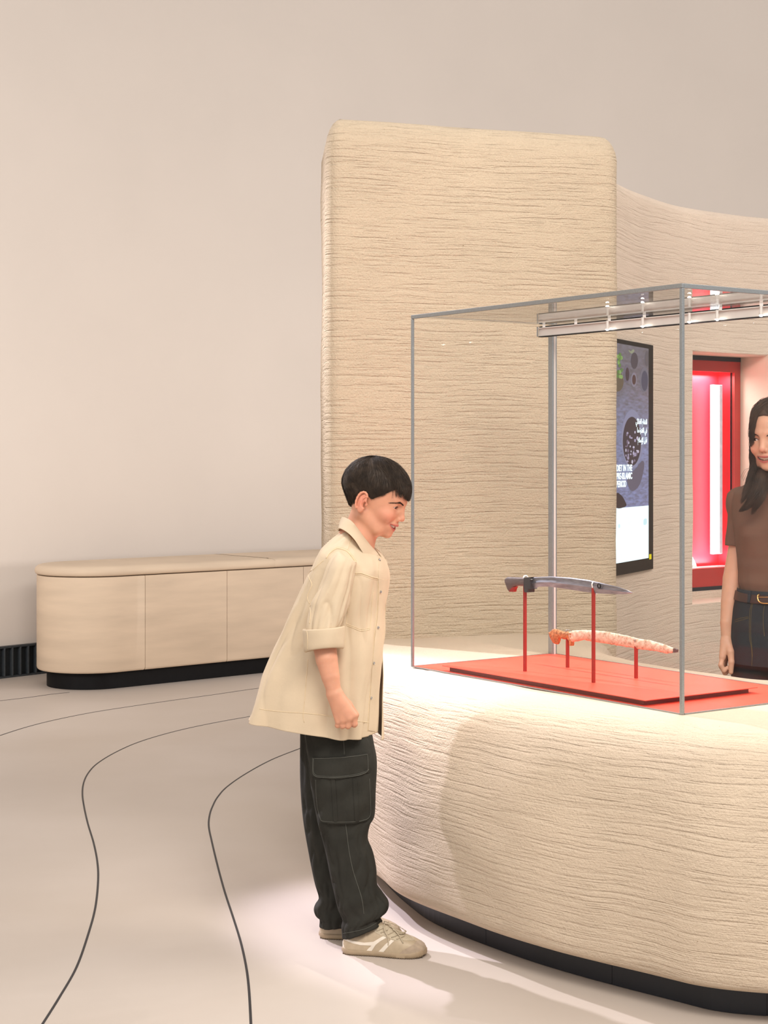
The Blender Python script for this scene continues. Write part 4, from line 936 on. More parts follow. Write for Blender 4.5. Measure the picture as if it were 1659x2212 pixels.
# ---- overshirt
def twill(name, col, var=.05):
    m = simple(name, col, 0.85, nscale=14, nvar=var, spec=.15); t = m.node_tree; b = t.nodes['Principled BSDF']
    mp = mapping(t, (1, 1, 1), rot=(0, .7, .3)); w = N(t, 'ShaderNodeTexWave', Scale=260.0, Distortion=2.0); t.links.new(mp.outputs[0], w.inputs['Vector'])
    nz = N(t, 'ShaderNodeTexNoise', Scale=120.0, Detail=4.0); t.links.new(mp.outputs[0], nz.inputs['Vector'])
    a = N(t, 'ShaderNodeMath', operation='MULTIPLY_ADD'); t.links.new(w.outputs['Fac'], a.inputs[0]); a.inputs[1].default_value = .25; t.links.new(nz.outputs['Fac'], a.inputs[2])
    bp = N(t, 'ShaderNodeBump', Strength=.5, Distance=.0008); t.links.new(a.outputs[0], bp.inputs['Height']); t.links.new(bp.outputs[0], b.inputs['Normal']); return m
M['shirt'] = twill('cream_twill', (0.62, 0.50, 0.355, 1), .02); M['thread'] = simple('cream_stitching', (0.70, 0.56, 0.37, 1), .8); M['metal'] = simple('metal_snap', (.42, .42, .42, 1), .3, .9)
shr = [((752, 1136), (802, 1186), .058), ((738, 1147), (812, 1194), .085), ((716, 1162), (824, 1203), .125), ((694, 1182), (832, 1216), .150), ((682, 1206), (837, 1230), .157), ((671, 1232), (838.7, 1248), .160), ((647, 1288), (836, 1290), .158),
       ((624, 1347), (829.5, 1340), .156), ((600.5, 1398), (825, 1390), .156), ((577, 1453), (820, 1455), .160), ((561, 1500), (815, 1515), .166), ((548, 1547), (811, 1582), .172)]
sb = np.array([p[0] for p in shr], float); sf = np.array([p[1] for p in shr], float); sw = np.array([p[2] for p in shr]); tk = np.r_[0, np.cumsum(np.linalg.norm(np.diff((sb+sf)/2, axis=0), axis=1))]
NV, NA = 150, 300; tt = np.linspace(0, tk[-1], NV); cs_, sn_ = math.cos(yw), math.sin(yw)
def catm(tq, tk, Y): 
    return np.stack([np.interp(tq, tk, Y[:, k]) for k in range(Y.shape[1])], 1)
SB = catm(tt, tk, np.c_[sb, sf, sw]); ker = np.array([1, 2, 3, 2, 1.]); ker /= ker.sum()
for k in range(5): c = np.convolve(np.pad(SB[:, k], 2, 'edge'), ker, 'valid'); SB[:, k] = c
ph_ = np.linspace(0.05, 2*PI-0.05, NA)       # 0 = front opening, near side first
rings = []
def fold(phi, v, zpx):
    """cloth displacement in metres: drape pleats growing to the hem, drag lines from armpit and shoulder"""
    d = 0.0; g = max(0, (v-.30)/.70)
    d += .010*g*math.sin(5*phi+1.2+1.5*v)*math.sin(phi/2)+.0045*g*math.sin(11*phi+3*v)
    d += .007*noise.noise(Vector((math.cos(phi)*2.2, math.sin(phi)*2.2, v*4)))-.007*(1-abs(noise.noise(Vector((math.cos(phi)*2.4+3, math.sin(phi)*2.4, v*2.2+phi*.4)))))**4*min(1, v*3)+.0022*noise.noise(Vector((math.cos(phi)*6, math.sin(phi)*6, v*7+3)))
    d += .007*math.exp(-((phi-2.35-.75*(v-.35))/.13)**2)*math.exp(-((v-.45)/.22)**2)-.007*math.exp(-((phi-2.12-.65*(v-.35))/.12)**2)*math.exp(-((v-.45)/.22)**2)
    d += .005*math.exp(-((phi-2.75-.5*(v-.35))/.10)**2)*math.exp(-((v-.55)/.3)**2)
    return d
for i in range(NV):
    v = i/(NV-1); xb, yb, xf, yf, b = SB[i]
    pb, pf = W(xb, yb, BD), W(xf, yf, BD); half = (pf[0]-pb[0])/2; a = math.sqrt(max(half**2-(b*sn_)**2, .0004))/cs_; cxx = (pf[0]+pb[0])/2; slope = (pf[2]-pb[2])/(2*half); zc = (pf[2]+pb[2])/2
    R = []
    n_ = np.interp(v, [0, .4, 1], [2.35, 2.5, 3.5])
    st_ = np.interp(v, [0, .55, .72, 1], [-.46, -.46, -.16, -.10]); en_ = 2*PI-np.interp(v, [0, .55, 1], [.50, .34, .02])
    for phi in np.linspace(st_, en_, NA):
        c, s = math.cos(phi), math.sin(phi); e = 2/n_; f = a*np.sign(c)*abs(c)**e; r = b*np.sign(s)*abs(s)**e
        d = fold(phi, v, 0); d += .002*(phi < .25)*(1-max(0, phi)/.25 if phi > 0 else 1)-.003*(phi > 5.5); nn = np.array([c/a, s/b]); nn /= np.linalg.norm(nn); f += nn[0]*d; r += nn[1]*d
        z = zc+slope*f*cs_-(.020*max(0, -s)*max(0, (v-.6)/.4))
        if phi > 5.2: q = (phi-5.2)/1.05; f += q*q*(.004+.016*max(0, (v-.62)/.38)); z -= .022*q*max(0, (v-.62)/.38); r += -.010*q*max(0, (v-.6)/.4)
        if v < .25: z += -.012*abs(s)**2*(1-abs(v-.12)/.13 if v < .25 else 0)*0.6
        p = np.array([cxx, BD, 0])+Fb*f+Rb*r; R.append([p[0], p[1], z])
    rings.append(R)
V, F = loft(rings, closed=False, cap=False); shirt = mobj('overshirt', V, F, M['shirt'], boy); recalc(shirt)
bt = bvh(shirt)
md_ = shirt.modifiers.new('thickness', 'SOLIDIFY'); md_.thickness = .0022; md_.offset = -1
C2 = lambda x, y: (530+x/4.254, 1100+y/4.254)
# sleeve
slv = [((742, 1196), (762, 1212), 4.63, .03), ((731, 1187), (768, 1210), 4.59, .048), ((716, 1204), (770, 1218), 4.570, .056), ((706, 1222), (768.6, 1226), 4.562, .058), ((694.5, 1253), (766, 1250), 4.552, .058), ((682, 1277), (762, 1278), 4.544, .057),
       ((671, 1300), (756, 1302), 4.537, .055), ((664, 1332), (748, 1330), 4.530, .052), ((661, 1358), (738.5, 1352), 4.524, .050), ((662, 1385), (735, 1378), 4.520, .047)]
SV = []
tk2 = np.r_[0, np.cumsum([np.hypot(*(np.array(slv[i+1][0])+np.array(slv[i+1][1])-np.array(slv[i][0])-np.array(slv[i][1])))/2 for i in range(len(slv)-1)])]
arr = np.array([list(a)+list(b)+[c, d] for a, b, c, d in slv], float); q = catm(np.linspace(0, tk2[-1], 70), tk2, arr)
for k in range(6): q[:, k] = np.convolve(np.pad(q[:, k], 2, 'edge'), ker, 'valid')
rings = []
for i, (xl, yl, xr, yr, d, b) in enumerate(q):
    v = i/(len(q)-1); L_, R_ = W(xl, yl, d), W(xr, yr, d); c = (L_+R_)/2; ax = (R_-L_)/2; R = []
    for phi in np.linspace(0, 2*PI, 90, endpoint=False):
        dd = 1+.05*math.sin(3*phi+5*v)*v-.14*(1-abs(noise.noise(Vector((math.cos(phi)*1.7, math.sin(phi)*1.7, v*2.0+2)))))**5*min(1, v*4)+.075*noise.noise(Vector((math.cos(phi)*1.6, math.sin(phi)*1.6, v*3.2+9)))+.05*math.exp(-((phi-4.6+.5*v)/.16)**2)*(v > .1)-.07*math.exp(-((phi-4.95+.3*v)/.12)**2)*min(1, v*3)+.05*math.exp(-((phi-5.35+.4*v)/.13)**2)*v
        dd += .05*math.sin(v*26+phi*2)*max(0, (v-.72))*2
        R.append(c+ax*math.cos(phi)*dd+np.array([0, 1, 0])*b*math.sin(phi)*dd)
    rings.append(R)
V, F = loft(rings, True, False); sleeve = mobj('sleeve', V, F, M['shirt'], boy); recalc(sleeve); md_ = sleeve.modifiers.new('thickness', 'SOLIDIFY'); md_.thickness = .002; md_.offset = -1
# rolled cuff: a thick band folded back over itself
def cuffring(f, out):
    L_ = W(*np.array(((658, 1357), (660.5, 1408))[0])*(1-f)+np.array((660.5, 1408))*f, 4.520); 
    R_ = W(*(np.array((739.5, 1354))*(1-f)+np.array((739.5, 1404))*f), 4.520); c = (L_+R_)/2; ax = (R_-L_)/2; ax = ax/np.linalg.norm(ax)*(np.linalg.norm(ax)+out)
    R = []
    for phi in np.linspace(0, 2*PI, 80, endpoint=False):
        w = 1+.018*noise.noise(Vector((math.cos(phi)*2, math.sin(phi)*2, f*2)))+.012*math.sin(phi*5+f*3)
        R.append(c+ax*math.cos(phi)*w+np.array([0, 1, 0])*(.047+out)*math.sin(phi)*w+np.array([0, 0, 1])*.006*math.sin(phi*1.0+2.2)*0.5-np.array([0, 0, 1])*(-.010*max(0, -math.sin(phi))*f))
    return R
prof_c = [(.12, -.004), (.04, -.001), (.0, .002), (.015, .0052), (.07, .0064), (.3, .0058), (.5, .0066), (.75, .0058), (.92, .0052), (.985, .003), (1.0, .000), (.97, -.004), (.8, -.006), (.4, -.007)]
V, F = loft([cuffring(f, o) for f, o in prof_c], True, False); cuff = mobj('rolled_cuff', V, F, M['shirt'], sleeve); recalc(cuff)
bslv = bvh(sleeve); bcuf = bvh(cuff); ball = bvh(shirt, sleeve)
# collar
def collar(pts_top, pts_bot, th, name):
    T_, B_ = resample(cr(pts_top, 6), 50), resample(cr(pts_bot, 6), 50); R = []
    for a, b in zip(T_, B_):
        mid = (a+b)/2; c = np.array([X(772, BD), BD, Z(1170, BD)]); o = mid-c; o /= np.linalg.norm(o); R.append([a-o*th*.3, a+o*th*.4, mid+o*th*1.3, b+o*th, b, mid+o*.2*th])
    V, F = loft(R, True, True); o = mobj(name, V, F, M['shirt'], shirt); recalc(o); return sharp(o, 60)
def cw(px, py, side): return W(px, py, BD)+Rb*side-np.array([Rb[0]*side, 0, 0])+np.array([0, 0, 0])
topN = [cw(739, 1117, 0.0), cw(748, 1118, .030), cw(762, 1126, .050), cw(776, 1143, .058), cw(790, 1162, .055), cw(804, 1180, .042), cw(817.5, 1196, .020)]
botN = [cw(731, 1147, 0.0), cw(736, 1141, .045), cw(753, 1149, .080), cw(768, 1164, .094), cw(780, 1183, .090), cw(790, 1199, .078), cw(802, 1202, .060)]
collar(topN, botN, .0035, 'collar')
topF = [cw(739, 1117, 0.0), cw(748, 1119, -.030), cw(764, 1130, -.050), cw(780, 1148, -.055), cw(798, 1172, -.045), cw(816, 1192, -.012), cw(820, 1197, .012)]
botF = [cw(731, 1147, 0.0), cw(738, 1150, -.045), cw(758, 1160, -.078), cw(776, 1176, -.085), cw(798, 1192, -.06), cw(816, 1204, -.03), cw(822, 1206, 0.0)]
collar(topF, botF, .0035, 'collar')
# seams and stitching laid on the cloth
def ss(pts, b=None, r=.0011, par=None, off=.0002, mat=None, nm='seam'):
    return seam(nm, b or bt, [C2(*p) for p in pts], r, mat or M['thread'], par or shirt, off=off)
ss([(1010, 590), (1060, 588), (1100, 600), (1160, 622), (1220, 636), (1300, 650)], r=.0016)
ss([(1010, 605), (1060, 603), (1110, 620), (1160, 638), (1220, 652), (1300, 668)], r=.0008)
ss([(985, 215), (965, 280), (940, 370)], r=.0010); ss([(620, 560), (660, 520), (720, 470)], r=.0012)
ss([(1218, 660), (1220, 800), (1205, 1000), (1180, 1200), (1165, 1500), (1140, 1720), (1125, 1950), (1122, 2040)], r=.0009)
ss([(130, 1835), (250, 1852), (400, 1866), (520, 1872), (700, 1890), (800, 1908), (960, 1935), (1100, 1956), (1200, 1965)], r=.0010)
ss([(540, 1960), (530, 1880), (545, 1750), (555, 1600), (565, 1500), (575, 1380)], r=.0010)
ss([(560, 560), (590, 640), (610, 700), (570, 800), (590, 870)], r=.0010)
ss([(940, 640), (960, 800), (950, 880), (935, 980), (925, 1060)], r=.0008); ss([(925, 1065), (1000, 1095), (1060, 1118), (1145, 1105)], r=.0010); ss([(925, 1050), (1000, 1080), (1060, 1102), (1145, 1090)], r=.0008)
ss([(1145, 1105), (1155, 1000), (1165, 850), (1180, 760)], r=.0008)
for pts in ([(745, 450), (770, 410), (820, 372), (860, 362), (930, 385), (975, 430), (1015, 490)],): ss(pts, ball, r=.0018, off=.0008); ss([(x+4, y-14) for x, y in pts], ball, r=.0008)
ss([(590, 880), (600, 960), (590, 1050)], bslv, r=.0011, par=sleeve)
ss([(565, 1120), (572, 1200), (568, 1290)], bcuf, r=.0009, par=sleeve)
patch('placket', bt, [C2(1226, 440), C2(1300, 470), C2(1306, 640), C2(1295, 800), C2(1268, 980), C2(1250, 1170), C2(1230, 1400), C2(1212, 1700), C2(1200, 1960), C2(1199, 2040), C2(1130, 2036), C2(1140, 1800), C2(1160, 1500), C2(1185, 1200), C2(1212, 1000), C2(1222, 800), C2(1220, 600)], M['shirt'], shirt, th=.0016, step=5, curved=False)
bpl = bvh(shirt, bpy.data.objects['placket'])
for x, y in ((1232, 466), (1243, 760), (1220, 1088), (1180, 1415), (1156, 1735)):
    h, n = cast(bpl, *C2(x, y)); V, F = tube([h, h+n*.0016, h+n*.0022], [.0042, .0042, .0030], 16); bo = mobj('snap_button', V, F, M['metal'], shirt); sharp(bo)
    a_ = np.cross(n, [0, 0, 1]); a_ /= np.linalg.norm(a_); c_2 = np.cross(n, a_); tor = [h+n*.0022+.0027*(math.cos(t)*a_+math.sin(t)*c_2) for t in np.linspace(0, 2*PI, 14)]
    V, F = tube(tor, .0007, 5, False); mobj('button_ring', V, F, M['metal'], shirt)

# ---- cargo trousers
M['cargo'] = twill('dark_olive_twill', (0.032, 0.031, 0.026, 1), .08); M['cthread'] = simple('olive_stitching', (0.075, 0.075, 0.062, 1), .8)
C3 = lambda x, y: (630+x/4.097, 1560+y/4.097)
nearL = [(90, -300), (95, 30), (120, 150), (150, 350), (180, 600), (215, 800), (250, 950), (300, 1150), (340, 1350), (385, 1550), (410, 1650), (440, 1720), (450, 1760), (440, 1800), (443, 1850), (447, 1905)]
nearR = [(660, -300), (680, 40), (712, 110), (730, 200), (755, 350), (745, 600), (735, 820), (695, 900), (675, 1030), (720, 1150), (750, 1300), (755, 1430), (800, 1500), (855, 1580), (857, 1640), (828, 1680), (768, 1692), (775, 1715), (803, 1762)]
farL = [(70, -300), (75, 100), (75, 500), (100, 850), (150, 1150), (200, 1400), (240, 1550), (205, 1620), (196, 1660), (212, 1705), (246, 1735), (245, 1800)]
farR = [(640, -300), (640, 60), (640, 350), (600, 700), (520, 950), (500, 1150), (500, 1350), (510, 1500), (560, 1600), (560, 1660), (520, 1700), (520, 1740), (540, 1775)]
def leg(Lp, Rp, d0, zt, w, seed):
    Lp, Rp = np.array([C3(*p) for p in Lp]), np.array([C3(*p) for p in Rp]); n = 170; rings = []
    pl, prr = resample(cr(Lp, 5), 400), resample(cr(Rp, 5), 400); yl = np.linspace(Lp[0, 1], Lp[-1, 1], n); yr = np.linspace(Rp[0, 1], Rp[-1, 1], n)
    for i in range(n):
        v = i/(n-1); d = d0+.04*max(0, 1-v/.26)*(1 if d0 < 4.7 else 0); il = np.argmin(np.abs(pl[:, 1]-yl[i])); xl = np.interp(yl[i], np.maximum.accumulate(pl[:, 1]+np.arange(400)*1e-6), pl[:, 0]); xr = np.interp(yr[i], np.maximum.accumulate(prr[:, 1]+np.arange(400)*1e-6), prr[:, 0])
        L_, R_ = W(xl, yl[i], d), W(xr, yr[i], d); c = (L_+R_)/2; ax = (R_-L_)/2; b = np.interp(v, *w); R = []
        for phi in np.linspace(0, 2*PI, 96, endpoint=False):
            s, c_ = math.sin(phi), math.cos(phi)
            dd = 1+.07*noise.noise(Vector((c_*1.5+seed, s*1.5, v*7)))-.09*(1-abs(noise.noise(Vector((c_*1.8+seed+4, s*1.8, v*9+c_*1.5)))))**6*(.3+.7*v)+.03*noise.noise(Vector((c_*4+seed, s*4, v*16)))
            # stacked folds above the shoe, drag folds at the knee
            dd += .10*max(0, (v-.80)/.2)*math.sin(v*75+phi*1.3+seed)*min(1, (1-v)*9)+.035*math.exp(-((v-.50)/.10)**2)*math.sin(v*46+phi*2.2)+.02*math.sin(phi*3+v*4)
            e = .88; R.append(c+ax*np.sign(c_)*abs(c_)**e*(1 if abs(c_) > .9 else dd)+np.array([0, 1, 0])*b*np.sign(s)*abs(s)**e*dd)
        rings.append(R)
    return loft(rings, True, False)
wN = ([0, .16, .3, .5, .7, .85, .93, 1], [.055, .078, .085, .073, .066, .066, .062, .058])
gN, gF = leg(nearL, nearR, 4.66, 0, wN, 0.3), leg(farL, farR, 4.80, 0, wN, 5.1)
V, F = join([gN, gF]); pants = mobj('cargo_trousers', V, F, M['cargo'], boy); recalc(pants); bp_ = bvh(pants)
md_ = pants.modifiers.new('thickness', 'SOLIDIFY'); md_.thickness = .003; md_.offset = -1
def c3(*p): return [C3(*q) for q in p]
pk = patch('cargo_pocket', bp_, c3((207, 470), (212, 620), (222, 740), (240, 830), (275, 880), (340, 892), (480, 893), (600, 884), (660, 866), (700, 830), (705, 760), (700, 640), (690, 520), (682, 430), (450, 455)), M['cargo'], pants, th=.006, step=7, curved=False)
fl = patch('pocket_flap', bp_, c3((190, 312), (188, 380), (190, 440), (205, 472), (245, 486), (350, 491), (470, 486), (580, 470), (650, 446), (682, 420), (682, 350), (676, 275), (560, 292), (420, 306), (300, 312)), M['cargo'], pants, th=.0095, step=7, curved=False)
bq = bvh(pk); bfl = bvh(fl)
for x0, x1 in ((350, 385), (540, 575)): patch('pocket_strip', bq, c3((x0, 500), (x0+12, 700), (x0+20, 880), (x1+20, 878), (x1+14, 700), (x1, 496)), M['cargo'], pants, th=.0018, step=5, curved=False)
def cs3(b, pts, par, r=.0008): return seam('stitching', b, c3(*pts), r, M['cthread'], pants, off=.0003)
cs3(bfl, [(196, 322), (194, 430), (212, 466), (260, 476), (400, 480), (560, 464), (650, 436), (676, 410), (670, 284)], fl); cs3(bfl, [(198, 322), (300, 321), (420, 315), (560, 301), (668, 285)], fl)
cs3(bfl, [(189, 318), (188, 440), (208, 475), (260, 488), (400, 490), (570, 474), (655, 446), (682, 416)], fl, .0012)
cs3(bq, [(214, 510), (222, 700), (250, 840), (290, 878), (480, 884), (620, 872), (692, 830), (697, 700), (688, 500)], pk)
cs3(bp_, [(455, 90), (462, 200), (466, 290)], pants, .0011); cs3(bp_, [(478, 900), (490, 1000), (510, 1150), (540, 1300), (570, 1400), (620, 1560), (640, 1700)], pants, .0011)
cs3(bp_, [(118, 40), (135, 250), (165, 500), (200, 720), (225, 850), (262, 1000)], pants, .0009); cs3(bp_, [(455, 1870), (540, 1855), (640, 1832), (720, 1795), (790, 1745)], pants, .0009)

# ---- trainers
M['leather'] = simple('beige_leather', rgb(178, 160, 134), .5, nscale=60, nvar=.03, bump=.0003, bscale=500); M['suede'] = simple('grey_beige_suede', rgb(166, 148, 128), .85, nscale=90, nvar=.05)
M['wstripe'] = simple('cream_stripe', rgb(226, 216, 200), .5, nscale=60, nvar=.02); M['sole'] = simple('tan_rubber', rgb(160, 140, 114), .7, nscale=60, nvar=.03); M['lace'] = simple('beige_lace', rgb(184, 170, 146), .8, nscale=200, nvar=.05)
M['tread'] = simple('dark_tread', rgb(96, 80, 62), .8)
def shoe(hx, hy, yaw, par_lab, grp):
    L_ = .236; f = np.array([math.cos(yaw), -math.sin(yaw), 0]); r = np.array([math.sin(yaw), math.cos(yaw), 0]); O = np.array([hx, hy, 0])
    sk = [0, .02, .06, .12, .25, .35, .45, .55, .65, .75, .85, .93, .975, 1]
    wk = [.009, .019, .027, .0305, .032, .032, .034, .038, .0415, .0425, .0400, .0335, .0245, .009]
    tk_ = [.030, .052, .060, .062, .062, .080, .088, .080, .067, .055, .047, .038, .030, .021]
    S = np.linspace(0, 1, 80); rings = []
    for s in S:
        s_ = s**1.0; w, t = np.interp(s_, sk, wk), np.interp(s_, sk, tk_); z0 = .011+.010*max(0, (s-.82)/.18)**2; R = []
        for a in np.linspace(0, PI, 30): c, q = math.cos(a), math.sin(a); zz = z0+(t-z0)*abs(q)**.62; ww = w*np.sign(c)*abs(c)**(.75+.35*(t > .07))*(1-.0*q); R.append(O+f*s*L_+r*ww+np.array([0, 0, zz]))
        rings.append(R)
    V, F = loft(rings, True, True); up = mobj('shoe', V, F, M['leather'], boy); root = up; recalc(up); sharp(up, 70)
    rings = []
    for s in np.linspace(-.012, 1.012, 80):
        sc = min(max(s, 0), 1); w = np.interp(sc, sk, wk)+.003; w = max(w*(1 if 0 <= s <= 1 else .6), .004); lift = .006*max(0, (sc-.80)/.2)**1.6+.003*max(0, (.08-sc)/.08)**2; tz = .0155+lift*.9+.0035*max(0, (sc-.86)/.14); bz = lift
        if s > .985 or s < .008: tz -= .004; bz += .002
        rings.append([O+f*s*L_+r*(w*c)+np.array([0, 0, z]) for c, z in ((-.93, bz), (-1, bz+.003), (-1.0, tz-.003), (-.95, tz), (.95, tz), (1.0, tz-.003), (1, bz+.003), (.93, bz))])
    V, F = loft(rings, True, True); V[:, 2] = np.maximum(V[:, 2], .0012); so = mobj('sole', V, F, M['sole'], root); recalc(so); sharp(so, 60)
    tr = []
    for s in np.linspace(.02, .97, 34):
        w = np.interp(s, sk, wk)+.0035; lift = .006*max(0, (s-.80)/.2)**1.6; tr.append(box(O+f*s*L_+np.array([0, 0, .0016+lift]), (.0036, 2*w, .0032), [f, r, [0, 0, 1]]))
    V, F = join(tr); mobj('tread', V, F, M['tread'], root, smooth=False)
    return root, up, so, f, r, O
sn1, up1, so1, f1, r1, O1 = shoe(X(741, 4.652), 4.656, math.radians(9), 'nearer beige trainer with cream side stripes, on the foot closest to the viewer', 'boy trainers')
sn2, up2, so2, f2, r2, O2 = shoe(X(691, 4.80), 4.805, math.radians(4), 'farther beige trainer, partly hidden behind the nearer foot', 'boy trainers')
C7 = lambda x, y: (660+x/5.925, 1960+y/5.925)
def c7(*p): return [C7(*q) for q in p]
bu = bvh(up1)
lst = patch('lace_stay', bu, c7((860, 292), (930, 250), (1000, 225), (1260, 330), (1380, 380), (1395, 430), (1150, 425), (1040, 385), (905, 332)), M['wstripe'] if False else M['lace'], sn1, th=.0008, step=4, curved=False)
patch('side_stripe', bu, c7((490, 398), (600, 428), (750, 452), (870, 440), (950, 392), (995, 368), (1038, 388), (960, 432), (900, 478), (865, 530), (830, 585), (765, 578), (800, 530), (845, 490), (700, 482), (600, 458), (500, 418)), M['wstripe'], sn1, th=.0009, step=4, curved=False)
patch('side_stripe', bu, c7((1095, 415), (1138, 426), (1060, 500), (1000, 570), (985, 622), (900, 598), (960, 540), (1025, 470)), M['wstripe'], sn1, th=.0009, step=4, curved=False)
patch('toe_cap', bu, c7((1170, 632), (1200, 590), (1240, 555), (1330, 505), (1395, 470), (1410, 430), (1490, 428), (1550, 470), (1556, 520), (1520, 572), (1400, 618), (1250, 640)), M['suede'], sn1, th=.0011, step=4, curved=False)
patch('heel_tab', bu, c7((472, 400), (486, 410), (484, 470), (500, 520), (530, 555), (500, 560), (472, 530), (468, 460)), M['wstripe'], sn1, th=.0008, step=4, curved=False)
for e in ((915, 302), (967, 327), (1040, 356), (1102, 386), (1170, 408)):
    h, n = cast(bu, *C7(*e)); V, F = tube([h+n*.0006, h+n*.0016], [.0013, .0011], 8); mobj('eyelet', V, F, M['tread'], sn1)
def lace(pts, h=.0025, r=.0017): P = on(bu, c7(*pts), 0, 6); 
def lace3(pts, r=.0018, flat=.55):
    P = cr([np.array(p, float) for p in pts], 6); out = []
    for x, y, l in P:
        h, n = cast(bu, *C7(x, y)); q = None
        if h is None: h, n = np.array(O1+f1*.11+[0, 0, .09]), np.array([0, -.5, .8])
        dd = h[1]-.008 if l > 3 else None
        out.append(h+n*.001*l if l <= 6 else h+n*.001*l)
    V, F = tube(out, r, 7, True, flat); mobj('lace', V, F, M['lace'], sn1)
for q in ([(910, 300, 1.5), (950, 288, 2), (1000, 268, 2.5)], [(965, 325, 1.5), (1005, 310, 2), (1050, 290, 2.5)], [(1040, 356, 1.5), (1080, 338, 2), (1125, 320, 2.5)], [(1102, 386, 1.5), (1140, 372, 2), (1180, 352, 2.5)], [(1170, 408, 1.5), (1210, 392, 2), (1260, 372, 2.5)],
          [(1010, 215, 3), (1000, 260, 5), (1020, 320, 6), (1055, 380, 4), (1062, 440, 2), (1060, 482, 2)], [(1030, 220, 3), (1080, 250, 6), (1150, 330, 6), (1200, 380, 4), (1225, 420, 2.5), (1250, 460, 2.5)],
          [(1020, 225, 3), (1090, 240, 8), (1180, 275, 9), (1260, 300, 7), (1272, 335, 6), (1220, 338, 6), (1140, 300, 6), (1060, 250, 4)], [(1015, 220, 3), (1000, 200, 5), (1020, 190, 6), (1060, 230, 7), (1120, 300, 6), (1180, 345, 5), (1240, 350, 5), (1265, 340, 5)]): lace3(q)
# ================================================================== the woman
wmn = empty('person', (1.36, 5.66, 0), 'smiling woman with long dark hair, brown top and dark jeans behind the plaster table', 'person')
a_h, p_h = math.radians(40), math.radians(5)
Fw = np.array([-math.sin(a_h)*math.cos(p_h), -math.cos(a_h)*math.cos(p_h), -math.sin(p_h)]); Uw = np.array([-math.sin(a_h)*math.sin(p_h), -math.cos(a_h)*math.sin(p_h), math.cos(p_h)])
KW = .00113
WH = Frame(W(1679, 938, 5.62), Fw, Uw, KW)
a_b = math.radians(35); Fb2 = np.array([-math.sin(a_b), -math.cos(a_b), 0]); Rb2 = np.cross(Fb2, [0, 0, 1.]); T0 = np.array([1.36, 5.66, 0])
def WT_(f, r, z): return T0+Fb2*f+Rb2*r+np.array([0, 0, z])
pr = head_prims(WH, w=.96)
pr += [cap_(WH.wor((-20, 0, -55))[0], WT_(-.01, 0, 1.30), .048, .050, .02), cap_(WT_(-.01, 0, 1.30), WT_(0, 0, 1.20), .055, .085, .03), cap_(WT_(0, 0, 1.20), WT_(0, 0, 1.0), .085, .075, .03), cap_(WT_(0, 0, 1.0), WT_(0, 0, .86), .075, .09, .03)]
for g in (1, -1): pr.append(cap_(WT_(-.005, .05*g, 1.262), WT_(-.01, .138*g, 1.236), .042, .036, .03))
arm = [WT_(-.01, .138, 1.236), W(1596, 1180, 5.755), W(1583, 1250, 5.74), W(1577, 1300, 5.72), W(1571, 1345, 5.70), W(1570.5, 1382, 5.69)]
pr += chain(arm, [.036, .035, .0345, .031, .0240, .0200], .002, first_k=.02)
arm2 = [WT_(-.01, -.138, 1.236), WT_(-.02, -.20, 1.08), WT_(.02, -.215, .96), WT_(.09, -.19, .86), WT_(.12, -.18, .80)]; pr += chain(arm2, [.036, .035, .033, .024, .020], .002, first_k=.02)
K = [W(1561, 1419, 5.665), W(1564, 1420, 5.685), W(1567, 1419, 5.705), W(1570, 1416, 5.722)]
Pp = [W(1557, 1437, 5.655), W(1559, 1441, 5.675), W(1562, 1441, 5.697), W(1566, 1438, 5.716)]
Mm = [W(1564, 1449, 5.652), W(1566, 1454, 5.672), W(1568, 1453, 5.694), W(1571, 1448, 5.713)]
Tt = [W(1572, 1442, 5.655), W(1574, 1448, 5.675), W(1576, 1446, 5.697), W(1577, 1442, 5.714)]
hand(pr, [W(1566, 1386, 5.680), W(1568, 1386, 5.688), W(1571, 1386, 5.694), W(1573, 1386, 5.70)], K, Pp, Mm, Tt, [.0125, .0125, .0120, .0110], [.0088, .0090, .0086, .0076],
     ([W(1573, 1388, 5.676), W(1578, 1408, 5.655), W(1580, 1430, 5.645), W(1579, 1452, 5.643)], [.0135, .0125, .0100, .0080]))
K2 = [WT_(.16, -.175+.016*i, .735-.004*abs(i-1)) for i in range(4)]; P2 = [k+Fb2*.02+np.array([0, 0, -.03]) for k in K2]; M2 = [k+np.array([0, 0, -.024]) for k in P2]; T2 = [k-Fb2*.012+np.array([0, 0, -.014]) for k in M2]
hand(pr, [WT_(.12, -.185+.006*i, .80) for i in range(4)], K2, P2, M2, T2, [.012]*4, [.0088, .009, .0086, .0076], ([WT_(.12, -.17, .80), WT_(.13, -.145, .765), WT_(.15, -.13, .735), WT_(.165, -.13, .71)], [.013, .012, .0098, .008]))
sV, sF = polygonise(pr, 0.0021)
M['skin2'] = skinmat('woman_skin', (0.66, 0.37, 0.25, 1), (0.42, 0.10, 0.09, 1), (0.70, 0.28, 0.20, 1))
sk2 = mobj('body', sV, sF, M['skin2'], wmn); tones(sk2, WH, sV)
M['bhair'] = simple('long_brown_hair', (0.055, 0.030, 0.018, 1), 0.5, nscale=30, nvar=.25, spec=.4)
face_bits(WH, wmn, (0.06, 0.03, 0.014, 1), M['bhair'], (0.86, .30, -0.22))
bw = bvh(sk2)
for e in EYEB: snap(e, bw, WH, .0008)
hairline_b = hairline
def hairline(al): return np.interp(al, [0, 25, 45, 60, 72, 85, 100, 130, 180], [62, 58, 46, 34, 6, -30, -55, -70, -76])
